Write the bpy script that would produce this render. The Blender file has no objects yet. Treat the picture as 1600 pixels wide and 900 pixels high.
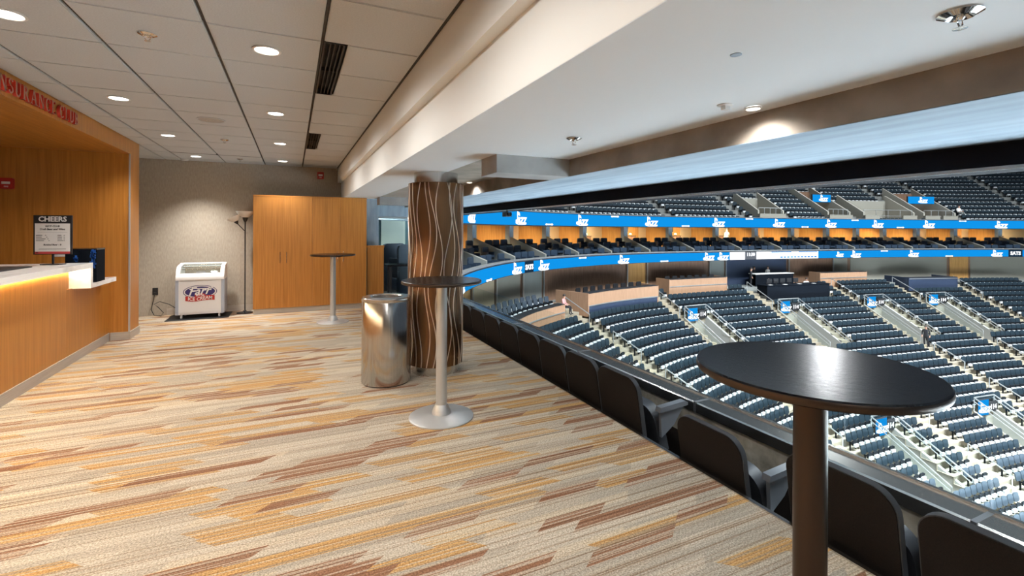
import bpy, bmesh, math, random
import numpy as np
from mathutils import Matrix, Vector
random.seed(7)
SC = bpy.context.scene
COL = SC.collection
PI = math.pi

# ------------------------------------------------------------------ camera, world, big lights, exposure
cam_d = bpy.data.cameras.new('camera'); cam = bpy.data.objects.new('camera', cam_d); COL.objects.link(cam)
cam_d.sensor_width = 36.0; cam_d.lens = 738 / 1600 * 36; cam_d.shift_y = -(450 - 358.5) / 1600
cam_d.clip_start = 0.05; cam_d.clip_end = 400
CAM_H = 1.45; YAW = math.radians(24.93)
cam.location = (0, 0, CAM_H); cam.rotation_euler = (PI / 2, -math.atan(0.0035), -YAW)
SC.camera = cam
vs = SC.view_settings
vs.view_transform = 'Standard'; vs.look = 'None'; vs.gamma = 1.0; vs.use_curve_mapping = False
vs.exposure = 0.0
SC.cycles.max_bounces = 8; SC.cycles.diffuse_bounces = 5; SC.cycles.glossy_bounces = 4; SC.cycles.transparent_max_bounces = 12
SC.cycles.sample_clamp_indirect = 6.0
world = bpy.data.worlds.new('world'); SC.world = world; world.use_nodes = True
bg = world.node_tree.nodes['Background']; bg.inputs[0].default_value = (0.55, 0.68, 0.85, 1); bg.inputs[1].default_value = 0.12

def area_light(name, loc, target, size, power, color, spread=PI, size_y=None):
    d = bpy.data.lights.new(name, 'AREA'); d.energy = power; d.color = color; d.size = size; d.spread = spread
    if size_y: d.shape = 'RECTANGLE'; d.size_y = size_y
    o = bpy.data.objects.new(name, d); COL.objects.link(o); o.location = loc
    o.rotation_euler = (Vector(target) - Vector(loc)).to_track_quat('-Z', 'Y').to_euler()
    return o
# the arena's overhead sports lighting, hung high above the court
for i, x in enumerate((8, 18, 28, 38, 48)):
    area_light('arena_sports_light', (x, -5, 26), (x + 1, 11, -7), 4.0, 4300, (0.88, 0.96, 1.0), spread=math.radians(78))
    area_light('arena_sports_light', (x, 3, 26), (x + 2, 14, -5), 4.0, 1100, (0.88, 0.96, 1.0), spread=math.radians(110))
# added unseen lamps brightening the court so it bounces light to the soffit
for i, (x, y) in enumerate([(16, -16), (16, -4), (30, -16), (30, -4)]):
    area_light('court_bounce_light', (x, y, 24), (x, y, -11), 5.0, 20500, (0.78, 0.92, 1.0), spread=math.radians(62))
# catwalk light above the far upper stand
area_light('catwalk_light', (45, 27.4, 12.2), (20, 4, -8), .35, 800, (0.95, 0.98, 1.0))

# ------------------------------------------------------------------ helpers
class MB:
    def __init__(s): s.v = []; s.f = []; s.m = []
    def add(s, vs_, fs, m=0, M=None):
        b = len(s.v)
        if M is not None: vs_ = [M @ Vector(p) for p in vs_]
        s.v += [tuple(p) for p in vs_]
        for f in fs: s.f.append(tuple(b + i for i in f)); s.m.append(m)
        return s
    def box(s, x0, x1, y0, y1, z0, z1, m=0, M=None):
        vs_ = [(x, y, z) for z in (z0, z1) for y in (y0, y1) for x in (x0, x1)]
        return s.add(vs_, [(0, 2, 3, 1), (4, 5, 7, 6), (0, 1, 5, 4), (2, 6, 7, 3), (0, 4, 6, 2), (1, 3, 7, 5)], m, M)
    def prism(s, poly, z0, z1, m=0, M=None, mside=None):
        n = len(poly); vs_ = [(x, y, z0) for x, y in poly] + [(x, y, z1) for x, y in poly]
        s.add(vs_, [tuple(range(n))[::-1], tuple(range(n, 2 * n))], m, M)
        s.add(vs_, [(i, (i + 1) % n, n + (i + 1) % n, n + i) for i in range(n)], m if mside is None else mside, M)
        return s
    def lathe(s, prof, seg=32, m=0, M=None, cap=True):
        vs_ = []; fs = []
        for r, z in prof:
            for k in range(seg): a = 2 * PI * k / seg; vs_.append((r * math.cos(a), r * math.sin(a), z))
        for i in range(len(prof) - 1):
            for k in range(seg):
                k2 = (k + 1) % seg; fs.append((i * seg + k, i * seg + k2, (i + 1) * seg + k2, (i + 1) * seg + k))
        if cap:
            fs.append(tuple(range(seg))[::-1]); fs.append(tuple((len(prof) - 1) * seg + k for k in range(seg)))
        return s.add(vs_, fs, m, M)
    def tube(s, path, r, seg=8, m=0, M=None):
        P = [Vector(p) for p in path]; vs_ = []; fs = []; up = Vector((0, 0, 1)); n = len(P)
        for i, p in enumerate(P):
            t = (P[min(i + 1, n - 1)] - P[max(i - 1, 0)]).normalized()
            a = t.cross(up)
            if a.length < 1e-3: a = t.cross(Vector((1, 0, 0)))
            a.normalize(); b = t.cross(a).normalized()
            for k in range(seg):
                q = 2 * PI * k / seg; vs_.append(p + a * (r * math.cos(q)) + b * (r * math.sin(q)))
        for i in range(n - 1):
            for k in range(seg):
                k2 = (k + 1) % seg; fs.append((i * seg + k, i * seg + k2, (i + 1) * seg + k2, (i + 1) * seg + k))
        fs.append(tuple(range(seg))[::-1]); fs.append(tuple((n - 1) * seg + k for k in range(seg)))
        return s.add(vs_, fs, m, M)
    def mesh(s, name, mats, smooth=False):
        me = bpy.data.meshes.new(name); me.from_pydata(s.v, [], s.f)
        mats = mats if isinstance(mats, (list, tuple)) else [mats]
        for m in mats: me.materials.append(m)
        if len(mats) > 1: me.polygons.foreach_set('material_index', s.m)
        bm = bmesh.new(); bm.from_mesh(me); bmesh.ops.recalc_face_normals(bm, faces=bm.faces); bm.to_mesh(me); bm.free()
        if smooth:
            me.shade_smooth(); me.set_sharp_from_angle(angle=math.radians(38))
        me.update(); return me
    def build(s, name, mats, parent=None, smooth=False, loc=None, rz=0):
        return link(name, s.mesh(name, mats, smooth), parent, loc, rz)
def link(name, me, parent=None, loc=None, rz=0):
    o = bpy.data.objects.new(name, me); COL.objects.link(o)
    if parent: o.parent = parent
    if loc is not None: o.location = loc
    if rz: o.rotation_euler = (0, 0, rz)
    return o
def tag(o, label=None, cat=None, group=None, kind=None):
    if label: o['label'] = label
    if cat: o['category'] = cat
    if group: o['group'] = group
    if kind: o['kind'] = kind
    return o
def thing(name, label, cat, loc=(0, 0, 0), rz=0, group=None):
    o = link(name, None, None, loc, rz); o.empty_display_size = 0.1
    return tag(o, label, cat, group)
def struct(o, label=None): return tag(o, label, None, None, 'structure')
def rrect(w, h, r, seg=5, corners=(1, 1, 1, 1), cx=0, cy=0):
    out = []
    for (sx, sy, a0), on in zip(((1, -1, -PI / 2), (1, 1, 0), (-1, 1, PI / 2), (-1, -1, PI)), corners):
        if not on: out.append((cx + sx * w / 2, cy + sy * h / 2)); continue
        for k in range(seg + 1):
            a = a0 + PI / 2 * k / seg
            out.append((cx + sx * (w / 2 - r) + r * math.cos(a), cy + sy * (h / 2 - r) + r * math.sin(a)))
    return out
ORD = ['first', 'second', 'third', 'fourth', 'fifth', 'sixth', 'seventh', 'eighth', 'ninth', 'tenth', 'eleventh', 'twelfth',
       'thirteenth', 'fourteenth', 'fifteenth', 'sixteenth', 'seventeenth', 'eighteenth', 'nineteenth', 'twentieth',
       'twenty-first', 'twenty-second', 'twenty-third', 'twenty-fourth']

ORD += ['twenty-' + w for w in ('fifth', 'sixth', 'seventh', 'eighth', 'ninth')] + ['thirtieth'] + ['thirty-' + w for w in ORD[:9]]

# ------------------------------------------------------------------ materials
def pbr(name, col, rough=0.5, metal=0.0, emit=None, es=0.0, spec=0.5):
    m = bpy.data.materials.new(name); m.use_nodes = True; b = m.node_tree.nodes['Principled BSDF']
    b.inputs['Base Color'].default_value = (*col, 1); b.inputs['Roughness'].default_value = rough; b.inputs['Metallic'].default_value = metal
    b.inputs['Specular IOR Level'].default_value = spec
    if emit: b.inputs['Emission Color'].default_value = (*emit, 1); b.inputs['Emission Strength'].default_value = es
    return m
def nodes(m): return m.node_tree.nodes, m.node_tree.links, m.node_tree.nodes['Principled BSDF']
def noisy(name, c1, c2, scale=(1, 1, 1), nscale=8.0, rough=0.6, metal=0.0, bump=0.0, detail=4.0, lo=0.35, hi=0.65, spec=0.5):
    m = pbr(name, c1, rough, metal, spec=spec); N, L, b = nodes(m)
    tc = N.new('ShaderNodeTexCoord'); mp = N.new('ShaderNodeMapping'); mp.inputs['Scale'].default_value = scale
    nz = N.new('ShaderNodeTexNoise'); nz.inputs['Scale'].default_value = nscale; nz.inputs['Detail'].default_value = detail
    rp = N.new('ShaderNodeValToRGB'); rp.color_ramp.elements[0].color = (*c1, 1); rp.color_ramp.elements[1].color = (*c2, 1)
    rp.color_ramp.elements[0].position = lo; rp.color_ramp.elements[1].position = hi
    L.new(tc.outputs['Object'], mp.inputs[0]); L.new(mp.outputs[0], nz.inputs['Vector']); L.new(nz.outputs['Fac'], rp.inputs[0]); L.new(rp.outputs[0], b.inputs['Base Color'])
    if bump:
        bp = N.new('ShaderNodeBump'); bp.inputs['Strength'].default_value = bump; bp.inputs['Distance'].default_value = 0.004
        L.new(nz.outputs['Fac'], bp.inputs['Height']); L.new(bp.outputs[0], b.inputs['Normal'])
    return m
def emis(name, col, st): return pbr(name, (0, 0, 0), 0.6, emit=col, es=st, spec=0.0)

M = {}
M['wood'] = noisy('honey wood veneer', (0.36, 0.135, 0.018), (0.50, 0.205, 0.036), (14, 14, 0.5), 3.0, 0.38, lo=0.3, hi=0.7)
M['wood_h'] = noisy('horizontal wood veneer', (0.34, 0.128, 0.017), (0.48, 0.195, 0.034), (14, 0.5, 14), 3.0, 0.4, lo=0.3, hi=0.7)
M['wall'] = noisy('woven taupe wallcovering', (0.36, 0.31, 0.245), (0.43, 0.375, 0.30), (1, 1, 0.25), 60.0, 0.8, bump=0.1)
M['tile'] = noisy('mineral ceiling tile', (0.54, 0.56, 0.57), (0.60, 0.62, 0.63), (1, 1, 1), 120.0, 0.9, bump=0.05)
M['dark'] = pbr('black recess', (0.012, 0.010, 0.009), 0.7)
M['grid'] = pbr('dark ceiling grid', (0.03, 0.024, 0.02), 0.6)
M['cream'] = pbr('cream painted drywall', (0.86, 0.87, 0.84), 0.7)
M['white'] = pbr('white drywall with cool light tint', (0.86, 0.92, 0.97), 0.7)  # bluish tint puts cool arena light into the white paint colour
M['concrete'] = noisy('raw concrete', (0.15, 0.125, 0.10), (0.28, 0.24, 0.20), (1, 1, 1), 4.0, 0.85, bump=0.3, detail=8.0, lo=0.3, hi=0.75)
M['concrete_blue_light'] = noisy('board marked concrete with blue light tint', (0.20, 0.265, 0.325), (0.31, 0.385, 0.455), (6, 0.6, 1), 2.0, 0.85, bump=0.2, detail=8.0)  # blue of the arena's bounce light is put into this concrete colour
M['concrete3'] = noisy('grey cast concrete', (0.22, 0.215, 0.21), (0.36, 0.355, 0.35), (1, 1, 1), 3.0, 0.85, bump=0.3, detail=8.0, lo=0.3, hi=0.75)
M['steel'] = noisy('brushed stainless steel', (0.55, 0.54, 0.52), (0.66, 0.65, 0.63), (60, 60, 0.3), 4.0, 0.2, 1.0)
M['steel_r'] = pbr('satin steel', (0.62, 0.60, 0.57), 0.22, 1.0)
M['chrome'] = pbr('polished chrome', (0.8, 0.8, 0.8), 0.08, 1.0)
M['base'] = noisy('brushed metal baseboard', (0.42, 0.37, 0.32), (0.52, 0.47, 0.41), (0.4, 0.4, 30), 6.0, 0.45, 0.25)
M['alu'] = pbr('silver powder coat', (0.55, 0.55, 0.54), 0.38, 0.55)
M['bronze'] = pbr('dark bronze tube', (0.055, 0.038, 0.029), 0.3, 0.85)
M['bronze_col'] = noisy('bronze column cladding', (0.115, 0.052, 0.020), (0.165, 0.08, 0.032), (40, 40, 0.4), 3.0, 0.25, 0.65)
M['wave'] = pbr('pale metal inlay', (0.80, 0.74, 0.66), 0.28, 0.8)
M['tabletop'] = noisy('black laminate', (0.004, 0.004, 0.005), (0.008, 0.008, 0.009), (1, 1, 1), 60.0, 0.24, lo=0.45, hi=0.7, bump=0.12, spec=0.1)
M['black'] = pbr('matte black', (0.012, 0.012, 0.014), 0.5)
M['blackgloss'] = pbr('gloss black', (0.01, 0.01, 0.012), 0.2)
M['plastic_w'] = pbr('white plastic', (0.78, 0.77, 0.76), 0.35)
M['plastic_g'] = pbr('grey blue plastic', (0.36, 0.40, 0.47), 0.4)
M['shade'] = pbr('frosted white shade', (0.85, 0.83, 0.78), 0.5)
M['marble'] = noisy('white veined marble', (0.62, 0.60, 0.57), (0.84, 0.83, 0.80), (1, 0.5, 1), 5.0, 0.18, detail=8.0, lo=0.32, hi=0.5)
M['red'] = pbr('red enamel', (0.42, 0.02, 0.015), 0.4)
M['sign_red'] = pbr('red letter side', (0.50, 0.03, 0.015), 0.45)
M['sign_face'] = pbr('dusky letter face', (0.30, 0.13, 0.09), 0.35)
M['navy'] = pbr('navy print', (0.03, 0.02, 0.13), 0.4)
M['paper'] = pbr('poster paper', (0.78, 0.76, 0.73), 0.5)
M['ink'] = pbr('black ink', (0.02, 0.018, 0.018), 0.5)
M['poster_red'] = pbr('poster red', (0.45, 0.05, 0.05), 0.5)
M['blue'] = pbr('bright blue print', (0.02, 0.12, 0.5), 0.4)
M['shell'] = noisy('black brown seat shell', (0.007, 0.0055, 0.0045), (0.014, 0.010, 0.008), (1, 1, 1), 200.0, 0.7, spec=0.15)
M['drape'] = pbr('black table drape', (0.006, 0.008, 0.012), 0.9, spec=0.05)
M['parapet'] = noisy('mottled parapet concrete', (0.13, 0.12, 0.095), (0.33, 0.31, 0.26), (1, 1, 1), 9.0, 0.85, bump=0.4, detail=10.0, lo=0.3, hi=0.72)
M['rim'] = pbr('charcoal seat rim', (0.05, 0.052, 0.056), 0.35)
M['cushion'] = pbr('charcoal seat cushion', (0.035, 0.037, 0.042), 0.5)
M['armgrey'] = pbr('grey armrest plastic', (0.13, 0.14, 0.155), 0.35)
M['seat'] = pbr('slate blue seat', (0.014, 0.024, 0.033), 0.45, spec=0.22)
M['seat_dark'] = pbr('black seat pan', (0.005, 0.007, 0.010), 0.6, spec=0.15)
M['seat_pale'] = pbr('pale grey seat', (0.042, 0.055, 0.072), 0.42, spec=0.3)
M['seat_tip'] = pbr('pale seat edge', (0.62, 0.64, 0.66), 0.4)
M['suite_seat'] = pbr('navy suite seat', (0.018, 0.032, 0.055), 0.45)
M['bowl'] = noisy('pale stand concrete', (0.23, 0.20, 0.15), (0.31, 0.27, 0.205), (1, 1, 1), 1.2, 0.85)
M['step'] = noisy('worn stair concrete', (0.29, 0.245, 0.17), (0.38, 0.325, 0.235), (1, 1, 1), 2.0, 0.85)
M['upbowl'] = noisy('grey upper stand concrete', (0.13, 0.135, 0.13), (0.20, 0.20, 0.19), (1, 1, 1), 1.2, 0.85)
M['grey'] = pbr('grey painted wall', (0.20, 0.21, 0.20), 0.7)
M['beige'] = pbr('beige parapet', (0.27, 0.255, 0.215), 0.75)
M['palewall'] = pbr('pale tunnel wall', (0.46, 0.46, 0.44), 0.7)
M['navywall'] = pbr('navy parapet', (0.016, 0.028, 0.06), 0.6)
M['brownwall'] = noisy('brown wood panelling', (0.16, 0.085, 0.05), (0.22, 0.125, 0.08), (6, 6, 0.5), 3.0, 0.5)
M['palewood'] = noisy('pale brown wood front', (0.30, 0.17, 0.10), (0.36, 0.21, 0.13), (6, 6, 0.5), 3.0, 0.5)
M['amber'] = noisy('amber wood suite wall', (0.48, 0.24, 0.07), (0.62, 0.34, 0.11), (8, 8, 0.5), 2.0, 0.5)
M['sand'] = pbr('sand suite wall', (0.62, 0.50, 0.34), 0.7)
M['led_blue'] = emis('blue led screen', (0.006, 0.31, 0.84), 1.0)
M['led_white'] = emis('white led', (0.95, 0.97, 1.0), 1.6)
M['led_grey'] = emis('grey led', (0.16, 0.18, 0.21), 1.0)
M['led_dark'] = emis('dark led', (0.01, 0.03, 0.06), 1.0)
M['bulb'] = emis('downlight glow', (1.0, 0.93, 0.82), 14.0)
M['bulb_small'] = emis('warm lamp glow', (1.0, 0.75, 0.40), 6.0)
M['strip'] = emis('warm led strip', (1.0, 0.80, 0.50), 85.0)
M['rail'] = pbr('pale metal handrail', (0.55, 0.56, 0.56), 0.35, 0.8)
M['cord'] = pbr('black rubber cord', (0.02, 0.018, 0.016), 0.5)
M['skin'] = pbr('skin', (0.50, 0.28, 0.20), 0.55)
M['hair'] = pbr('dark hair', (0.03, 0.02, 0.015), 0.6)
M['pink'] = pbr('pink cloth', (0.62, 0.30, 0.29), 0.8)
M['whitecloth'] = pbr('white cloth', (0.75, 0.72, 0.70), 0.8)
M['blackcloth'] = pbr('black cloth', (0.012, 0.012, 0.016), 0.85)
M['orange'] = pbr('orange safety dot', (0.55, 0.06, 0.03), 0.5)

def glass_mat():
    m = bpy.data.materials.new('clear guard glass'); m.use_nodes = True; N = m.node_tree.nodes; L = m.node_tree.links; N.clear()
    o = N.new('ShaderNodeOutputMaterial'); t = N.new('ShaderNodeBsdfTransparent'); g = N.new('ShaderNodeBsdfGlossy'); x = N.new('ShaderNodeMixShader')
    lw = N.new('ShaderNodeLayerWeight'); lw.inputs[0].default_value = 0.5; pw = N.new('ShaderNodeMath'); pw.operation = 'POWER'; pw.inputs[1].default_value = 4.0
    sc = N.new('ShaderNodeMath'); sc.operation = 'MULTIPLY_ADD'; sc.inputs[1].default_value = 0.35; sc.inputs[2].default_value = 0.025
    t.inputs[0].default_value = (0.95, 0.985, 0.98, 1); g.inputs['Roughness'].default_value = 0.02
    L.new(lw.outputs['Facing'], pw.inputs[0]); L.new(pw.outputs[0], sc.inputs[0]); L.new(sc.outputs[0], x.inputs[0])
    L.new(t.outputs[0], x.inputs[1]); L.new(g.outputs[0], x.inputs[2]); L.new(x.outputs[0], o.inputs[0])
    return m
M['glass'] = glass_mat()

def carpet_mat():
    m = pbr('striped patchwork carpet', (0.5, 0.4, 0.3), 0.95, spec=0.1); N, L, b = nodes(m)
    tc = N.new('ShaderNodeTexCoord'); sep = N.new('ShaderNodeSeparateXYZ'); L.new(tc.outputs['Object'], sep.inputs[0])
    def math_(op, a, b_=None, c=None):
        n = N.new('ShaderNodeMath'); n.operation = op
        for i, v in enumerate((a, b_, c)):
            if v is None: continue
            if isinstance(v, (int, float)): n.inputs[i].default_value = v
            else: L.new(v, n.inputs[i])
        return n.outputs[0]
    def comb(x, y):
        n = N.new('ShaderNodeCombineXYZ'); L.new(x, n.inputs[0]); L.new(y, n.inputs[1]); return n.outputs[0]
    X, Y = sep.outputs[0], sep.outputs[1]
    def brick(w, h, shear, off, dx, dy):
        v = comb(math_('ADD', math_('MULTIPLY_ADD', Y, shear, X), dx), math_('ADD', Y, dy))
        k = N.new('ShaderNodeTexBrick'); k.offset = off; k.offset_frequency = 2; k.squash = 1.35; k.squash_frequency = 3
        k.inputs['Color1'].default_value = (0, 0, 0, 1); k.inputs['Color2'].default_value = (1, 1, 1, 1); k.inputs['Mortar'].default_value = (0.5, 0.5, 0.5, 1)
        k.inputs['Scale'].default_value = 1.0; k.inputs['Mortar Size'].default_value = 0.0; k.inputs['Bias'].default_value = 0.0
        k.inputs['Brick Width'].default_value = w; k.inputs['Row Height'].default_value = h
        L.new(v, k.inputs['Vector']); return k.outputs['Color']
    def ramp(src, stops, interp='CONSTANT'):
        r = N.new('ShaderNodeValToRGB'); cr = r.color_ramp; cr.interpolation = interp
        cr.elements[0].position, cr.elements[0].color = stops[0][0], (*stops[0][1], 1); cr.elements[1].position, cr.elements[1].color = stops[-1][0], (*stops[-1][1], 1)
        for p, c in stops[1:-1]: e = cr.elements.new(p); e.color = (*c, 1)
        L.new(src, r.inputs[0]); return r.outputs[0]
    def mix(fac, a, c, mode='MIX'):
        n = N.new('ShaderNodeMix'); n.data_type = 'RGBA'; n.blend_type = mode
        if isinstance(fac, (int, float)): n.inputs[0].default_value = fac
        else: L.new(fac, n.inputs[0])
        L.new(a, n.inputs[6]) if not isinstance(a, tuple) else setattr(n.inputs[6], 'default_value', (*a, 1))
        L.new(c, n.inputs[7]) if not isinstance(c, tuple) else setattr(n.inputs[7], 'default_value', (*c, 1))
        return n.outputs[2]
    base = ramp(brick(.62, .062, -.9, .43, .2, .0), [(0, (.43, .37, .295)), (.3, (.50, .435, .35)), (.55, (.40, .35, .285)), (.78, (.52, .44, .335)), (1, (.46, .39, .30))])
    wob = N.new('ShaderNodeTexNoise'); wob.inputs['Scale'].default_value = 1.0; wob.inputs['Detail'].default_value = 1
    L.new(comb(math_('MULTIPLY', X, .4), math_('MULTIPLY', Y, 45.0)), wob.inputs['Vector'])
    mo = ramp(brick(.42, .085, 1.1, .37, 1.3, .03), [(0, (0, 0, 0)), (.70, (1, 1, 1)), (1, (1, 1, 1))])
    mr = ramp(brick(.36, .073, -1.25, .58, 4.1, .05), [(0, (0, 0, 0)), (.81, (1, 1, 1)), (1, (1, 1, 1))])
    org = ramp(wob.outputs['Fac'], [(.40, (.36, .26, .165)), (.45, (.50, .305, .13)), (.54, (.49, .28, .105)), (.60, (.52, .43, .31))], 'LINEAR')
    rst = ramp(wob.outputs['Fac'], [(.39, (.42, .33, .25)), (.44, (.225, .115, .065)), (.56, (.28, .145, .085)), (.61, (.44, .35, .27))], 'LINEAR')
    col = mix(mo, base, org); col = mix(mr, col, rst)
    st = N.new('ShaderNodeTexNoise'); st.inputs['Scale'].default_value = 1.0; st.inputs['Detail'].default_value = 2
    L.new(comb(math_('MULTIPLY', X, .25), math_('MULTIPLY', Y, 100.0)), st.inputs['Vector'])
    stripe = ramp(st.outputs['Fac'], [(.30, (.42, .30, .22)), (.40, (.74, .64, .56)), (.46, (1, 1, 1)), (.58, (1, 1, 1)), (.68, (1.2, 1.2, 1.18))], 'LINEAR')
    col = mix(.9, col, stripe, 'MULTIPLY')
    n3 = N.new('ShaderNodeTexNoise'); n3.inputs['Scale'].default_value = 130; n3.inputs['Detail'].default_value = 2; L.new(tc.outputs['Object'], n3.inputs['Vector'])
    sp = ramp(n3.outputs['Fac'], [(.36, (.62, .60, .58)), (.64, (1.2, 1.19, 1.18))], 'LINEAR')
    col = mix(1.0, col, sp, 'MULTIPLY'); L.new(col, b.inputs['Base Color'])
    bp = N.new('ShaderNodeBump'); bp.inputs['Strength'].default_value = 0.25; bp.inputs['Distance'].default_value = 0.003
    L.new(n3.outputs['Fac'], bp.inputs['Height']); L.new(bp.outputs[0], b.inputs['Normal'])
    return m
M['carpet'] = carpet_mat()

# ------------------------------------------------------------------ lettering (built-in face, turned to mesh before the scene fills up)
def text_geo(body, size, extrude, shear=0.0, offset=0.0, align='CENTER', spacing=1.0):
    cu = bpy.data.curves.new('t', 'FONT'); cu.body = body; cu.size = size; cu.extrude = extrude; cu.shear = shear; cu.offset = offset
    cu.align_x = align; cu.resolution_u = 2; cu.space_character = spacing
    o = bpy.data.objects.new('t', cu); COL.objects.link(o)
    dg = bpy.context.evaluated_depsgraph_get(); me = bpy.data.meshes.new_from_object(o.evaluated_get(dg))
    v = [tuple(p.co) for p in me.vertices]; f = [tuple(p.vertices) for p in me.polygons]
    bpy.data.objects.remove(o); bpy.data.curves.remove(cu); bpy.data.meshes.remove(me)
    return v, f
TX = {
    'cheers': text_geo('CHEERS', 0.072, 0.0006, 0, 0.0022), 'club': text_geo('WCF CLUB', 0.026, 0.0005, 0.1, 0.0005), 'draft': text_geo('Draft Beer and Wine', 0.026, 0.0005, 0.1, 0.0005),
    'bottled': text_geo('Bottled Beer - 8', 0.024, 0.0005, 0.1, 0.0005),
    'farr': text_geo('Farr', 0.175, 0.001, 0.35, 0.003), 'better': text_geo('BETTER', 0.034, 0.001, 0, 0.0008), 'ice': text_geo('ICE CREAM', 0.078, 0.001, 0.05, 0.001),
    'azz': text_geo('AZZ', 0.46, 0.01, 0.15, 0.028), 'sats': text_geo('SATS', 0.42, 0.01, 0, 0.015), 'clock': text_geo('11:30', 0.36, 0.01, 0, 0.01), 'fire': text_geo('FIRE', 0.022, 0.0008, 0, 0.0006),
    'n114': text_geo('114', 0.34, 0.01, 0, 0.01), 'jaz': text_geo('1510', 0.20, 0.004, 0, 0.004),
}

def person_geo(J, bones, rad, root=0):
    """one continuous skinned body; returns verts, faces"""
    me = bpy.data.meshes.new('p'); me.from_pydata(J, bones, []); o = bpy.data.objects.new('p', me); COL.objects.link(o)
    o.modifiers.new('s', 'SKIN'); sv = me.skin_vertices[0].data
    for i, r in enumerate(rad): sv[i].radius = (r, r) if not isinstance(r, tuple) else r
    sv[root].use_root = True
    sb = o.modifiers.new('u', 'SUBSURF'); sb.levels = 1
    dg = bpy.context.evaluated_depsgraph_get(); m2 = bpy.data.meshes.new_from_object(o.evaluated_get(dg))
    v = [tuple(p.co) for p in m2.vertices]; f = [tuple(p.vertices) for p in m2.polygons]
    bpy.data.objects.remove(o); bpy.data.meshes.remove(me); bpy.data.meshes.remove(m2)
    return v, f
# joints: 0 pelvis 1 chest 2 neck 3 head-base 4 head-top, arms 5-8 / 9-12 (shoulder elbow wrist fingertip), legs 13-16 / 17-20 (hip knee ankle toe)
BONES = [(0, 1), (1, 2), (2, 3), (3, 4), (1, 5), (5, 6), (6, 7), (7, 8), (1, 9), (9, 10), (10, 11), (11, 12), (0, 13), (13, 14), (14, 15), (15, 16), (0, 17), (17, 18), (18, 19), (19, 20)]
RAD = [(.15, .11), (.16, .11), .055, .085, .075, .065, .05, .038, .035, .065, .05, .038, .035, .085, .06, .045, .04, .085, .06, .045, .04]
STAND = [(0, 0, .93), (0, 0, 1.30), (0, -.01, 1.47), (0, -.03, 1.56), (0, -.03, 1.68), (.19, 0, 1.38), (.24, .02, 1.12), (.24, -.06, .88), (.23, -.09, .78), (-.19, 0, 1.38), (-.24, .02, 1.12), (-.23, -.08, .88), (-.22, -.12, .78),
         (.10, 0, .86), (.11, -.04, .48), (.11, .03, .09), (.12, -.14, .04), (-.10, 0, .86), (-.11, .02, .48), (-.11, .10, .09), (-.12, -.06, .04)]
SIT = [(0, 0, .52), (0, .04, .88), (0, .02, 1.05), (0, -.02, 1.14), (0, -.03, 1.26), (.19, .03, .96), (.24, -.03, .70), (.16, -.26, .64), (.12, -.35, .66), (-.19, .03, .96), (-.24, -.03, .70), (-.16, -.26, .64), (-.12, -.35, .66),
       (.10, -.05, .52), (.12, -.44, .52), (.12, -.46, .10), (.13, -.62, .05), (-.10, -.05, .52), (-.12, -.44, .52), (-.12, -.42, .10), (-.13, -.58, .05)]
PG = {'stand': (person_geo(STAND, BONES, RAD), STAND), 'sit': (person_geo(SIT, BONES, RAD), SIT)}
def person(label, pose, loc, face, top, bottom, hair='hair', scale=1.0):
    (v, f), J = PG[pose]
    mats = [M[top], M[bottom], M['skin']]; mi = []
    hipz = J[0][2]
    for fc in f:
        c = sum((Vector(v[i]) for i in fc), Vector()) / len(fc)
        d = lambda i: (c - Vector(J[i])).length
        if c.z > J[2][2] - 0.02 or min(d(7), d(8), d(11), d(12)) < 0.07: mi.append(2)
        elif (pose == 'stand' and c.z < hipz) or (pose == 'sit' and (c.z < hipz + .08)): mi.append(1)
        else: mi.append(0)
    mb = MB(); mb.v = list(v); mb.f = list(f); mb.m = mi
    o = mb.build('person', mats, None, True, loc, face); o.scale = (scale,) * 3
    tag(o, label, 'person')
    h = J[4]; hb = MB(); R_ = 0.105
    hb.lathe([(R_ * 0.99, -0.02), (R_, 0.02), (R_ * .8, .07), (R_ * .35, .10), (0.01, .105)], 12, 0, Matrix.Translation((h[0], h[1] + .02, h[2] - .02)))
    hb.build('hair', M[hair], o, True)
    nb = MB().prism([(-.012, 0), (.012, 0), (0, .03)], 0, .02, 0, Matrix.Translation((h[0], h[1] - .095, h[2] - .10)) @ Matrix.Rotation(PI / 2, 4, 'X'))
    nb.build('nose', M['skin'], o)
    return o

# ================================================================== THE CLUB: room shell
CZ = 2.598                      # tiled ceiling
SZ = 2.025                      # underside of white soffit
CB = 1.885                      # underside of concrete edge beam
YB = 9.60                       # back wall
EDGE = 2.215                    # end of the carpet
struct(MB().box(-6.0, EDGE, -8.0, YB + 0.1, -0.12, 0.0).build('floor', M['carpet']), 'striped patchwork carpet floor in orange, rust and beige')
struct(MB().box(EDGE, EDGE + .025, -8, 12, -.06, .008).build('trim_1', M['steel_r']), 'thin metal nosing along the carpet edge above the seats')
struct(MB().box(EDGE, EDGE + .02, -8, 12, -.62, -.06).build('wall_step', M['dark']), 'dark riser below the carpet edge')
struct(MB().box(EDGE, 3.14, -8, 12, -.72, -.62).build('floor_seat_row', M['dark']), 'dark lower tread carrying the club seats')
struct(MB().box(-2.6, 1.25, YB, YB + .12, 0, CZ + .1).build('wall_back', M['wall']), 'taupe woven back wall')
struct(MB().box(-1.90, -.61, YB - .015, YB, 0, .10).build('baseboard_back', M['base']), 'brushed metal baseboard on the back wall')
struct(MB().box(-6.0, 2.2, -8.1, -8.0, 0, CZ + .1).build('wall_rear', M['wall']), 'taupe wall closing the club behind')
struct(MB().box(-6.0, .80, -8.0, YB + .1, CZ + .045, CZ + .14).build('ceiling', M['dark']), 'dark plenum above the square ceiling tiles')
CEIL = bpy.data.objects['ceiling']

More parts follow.
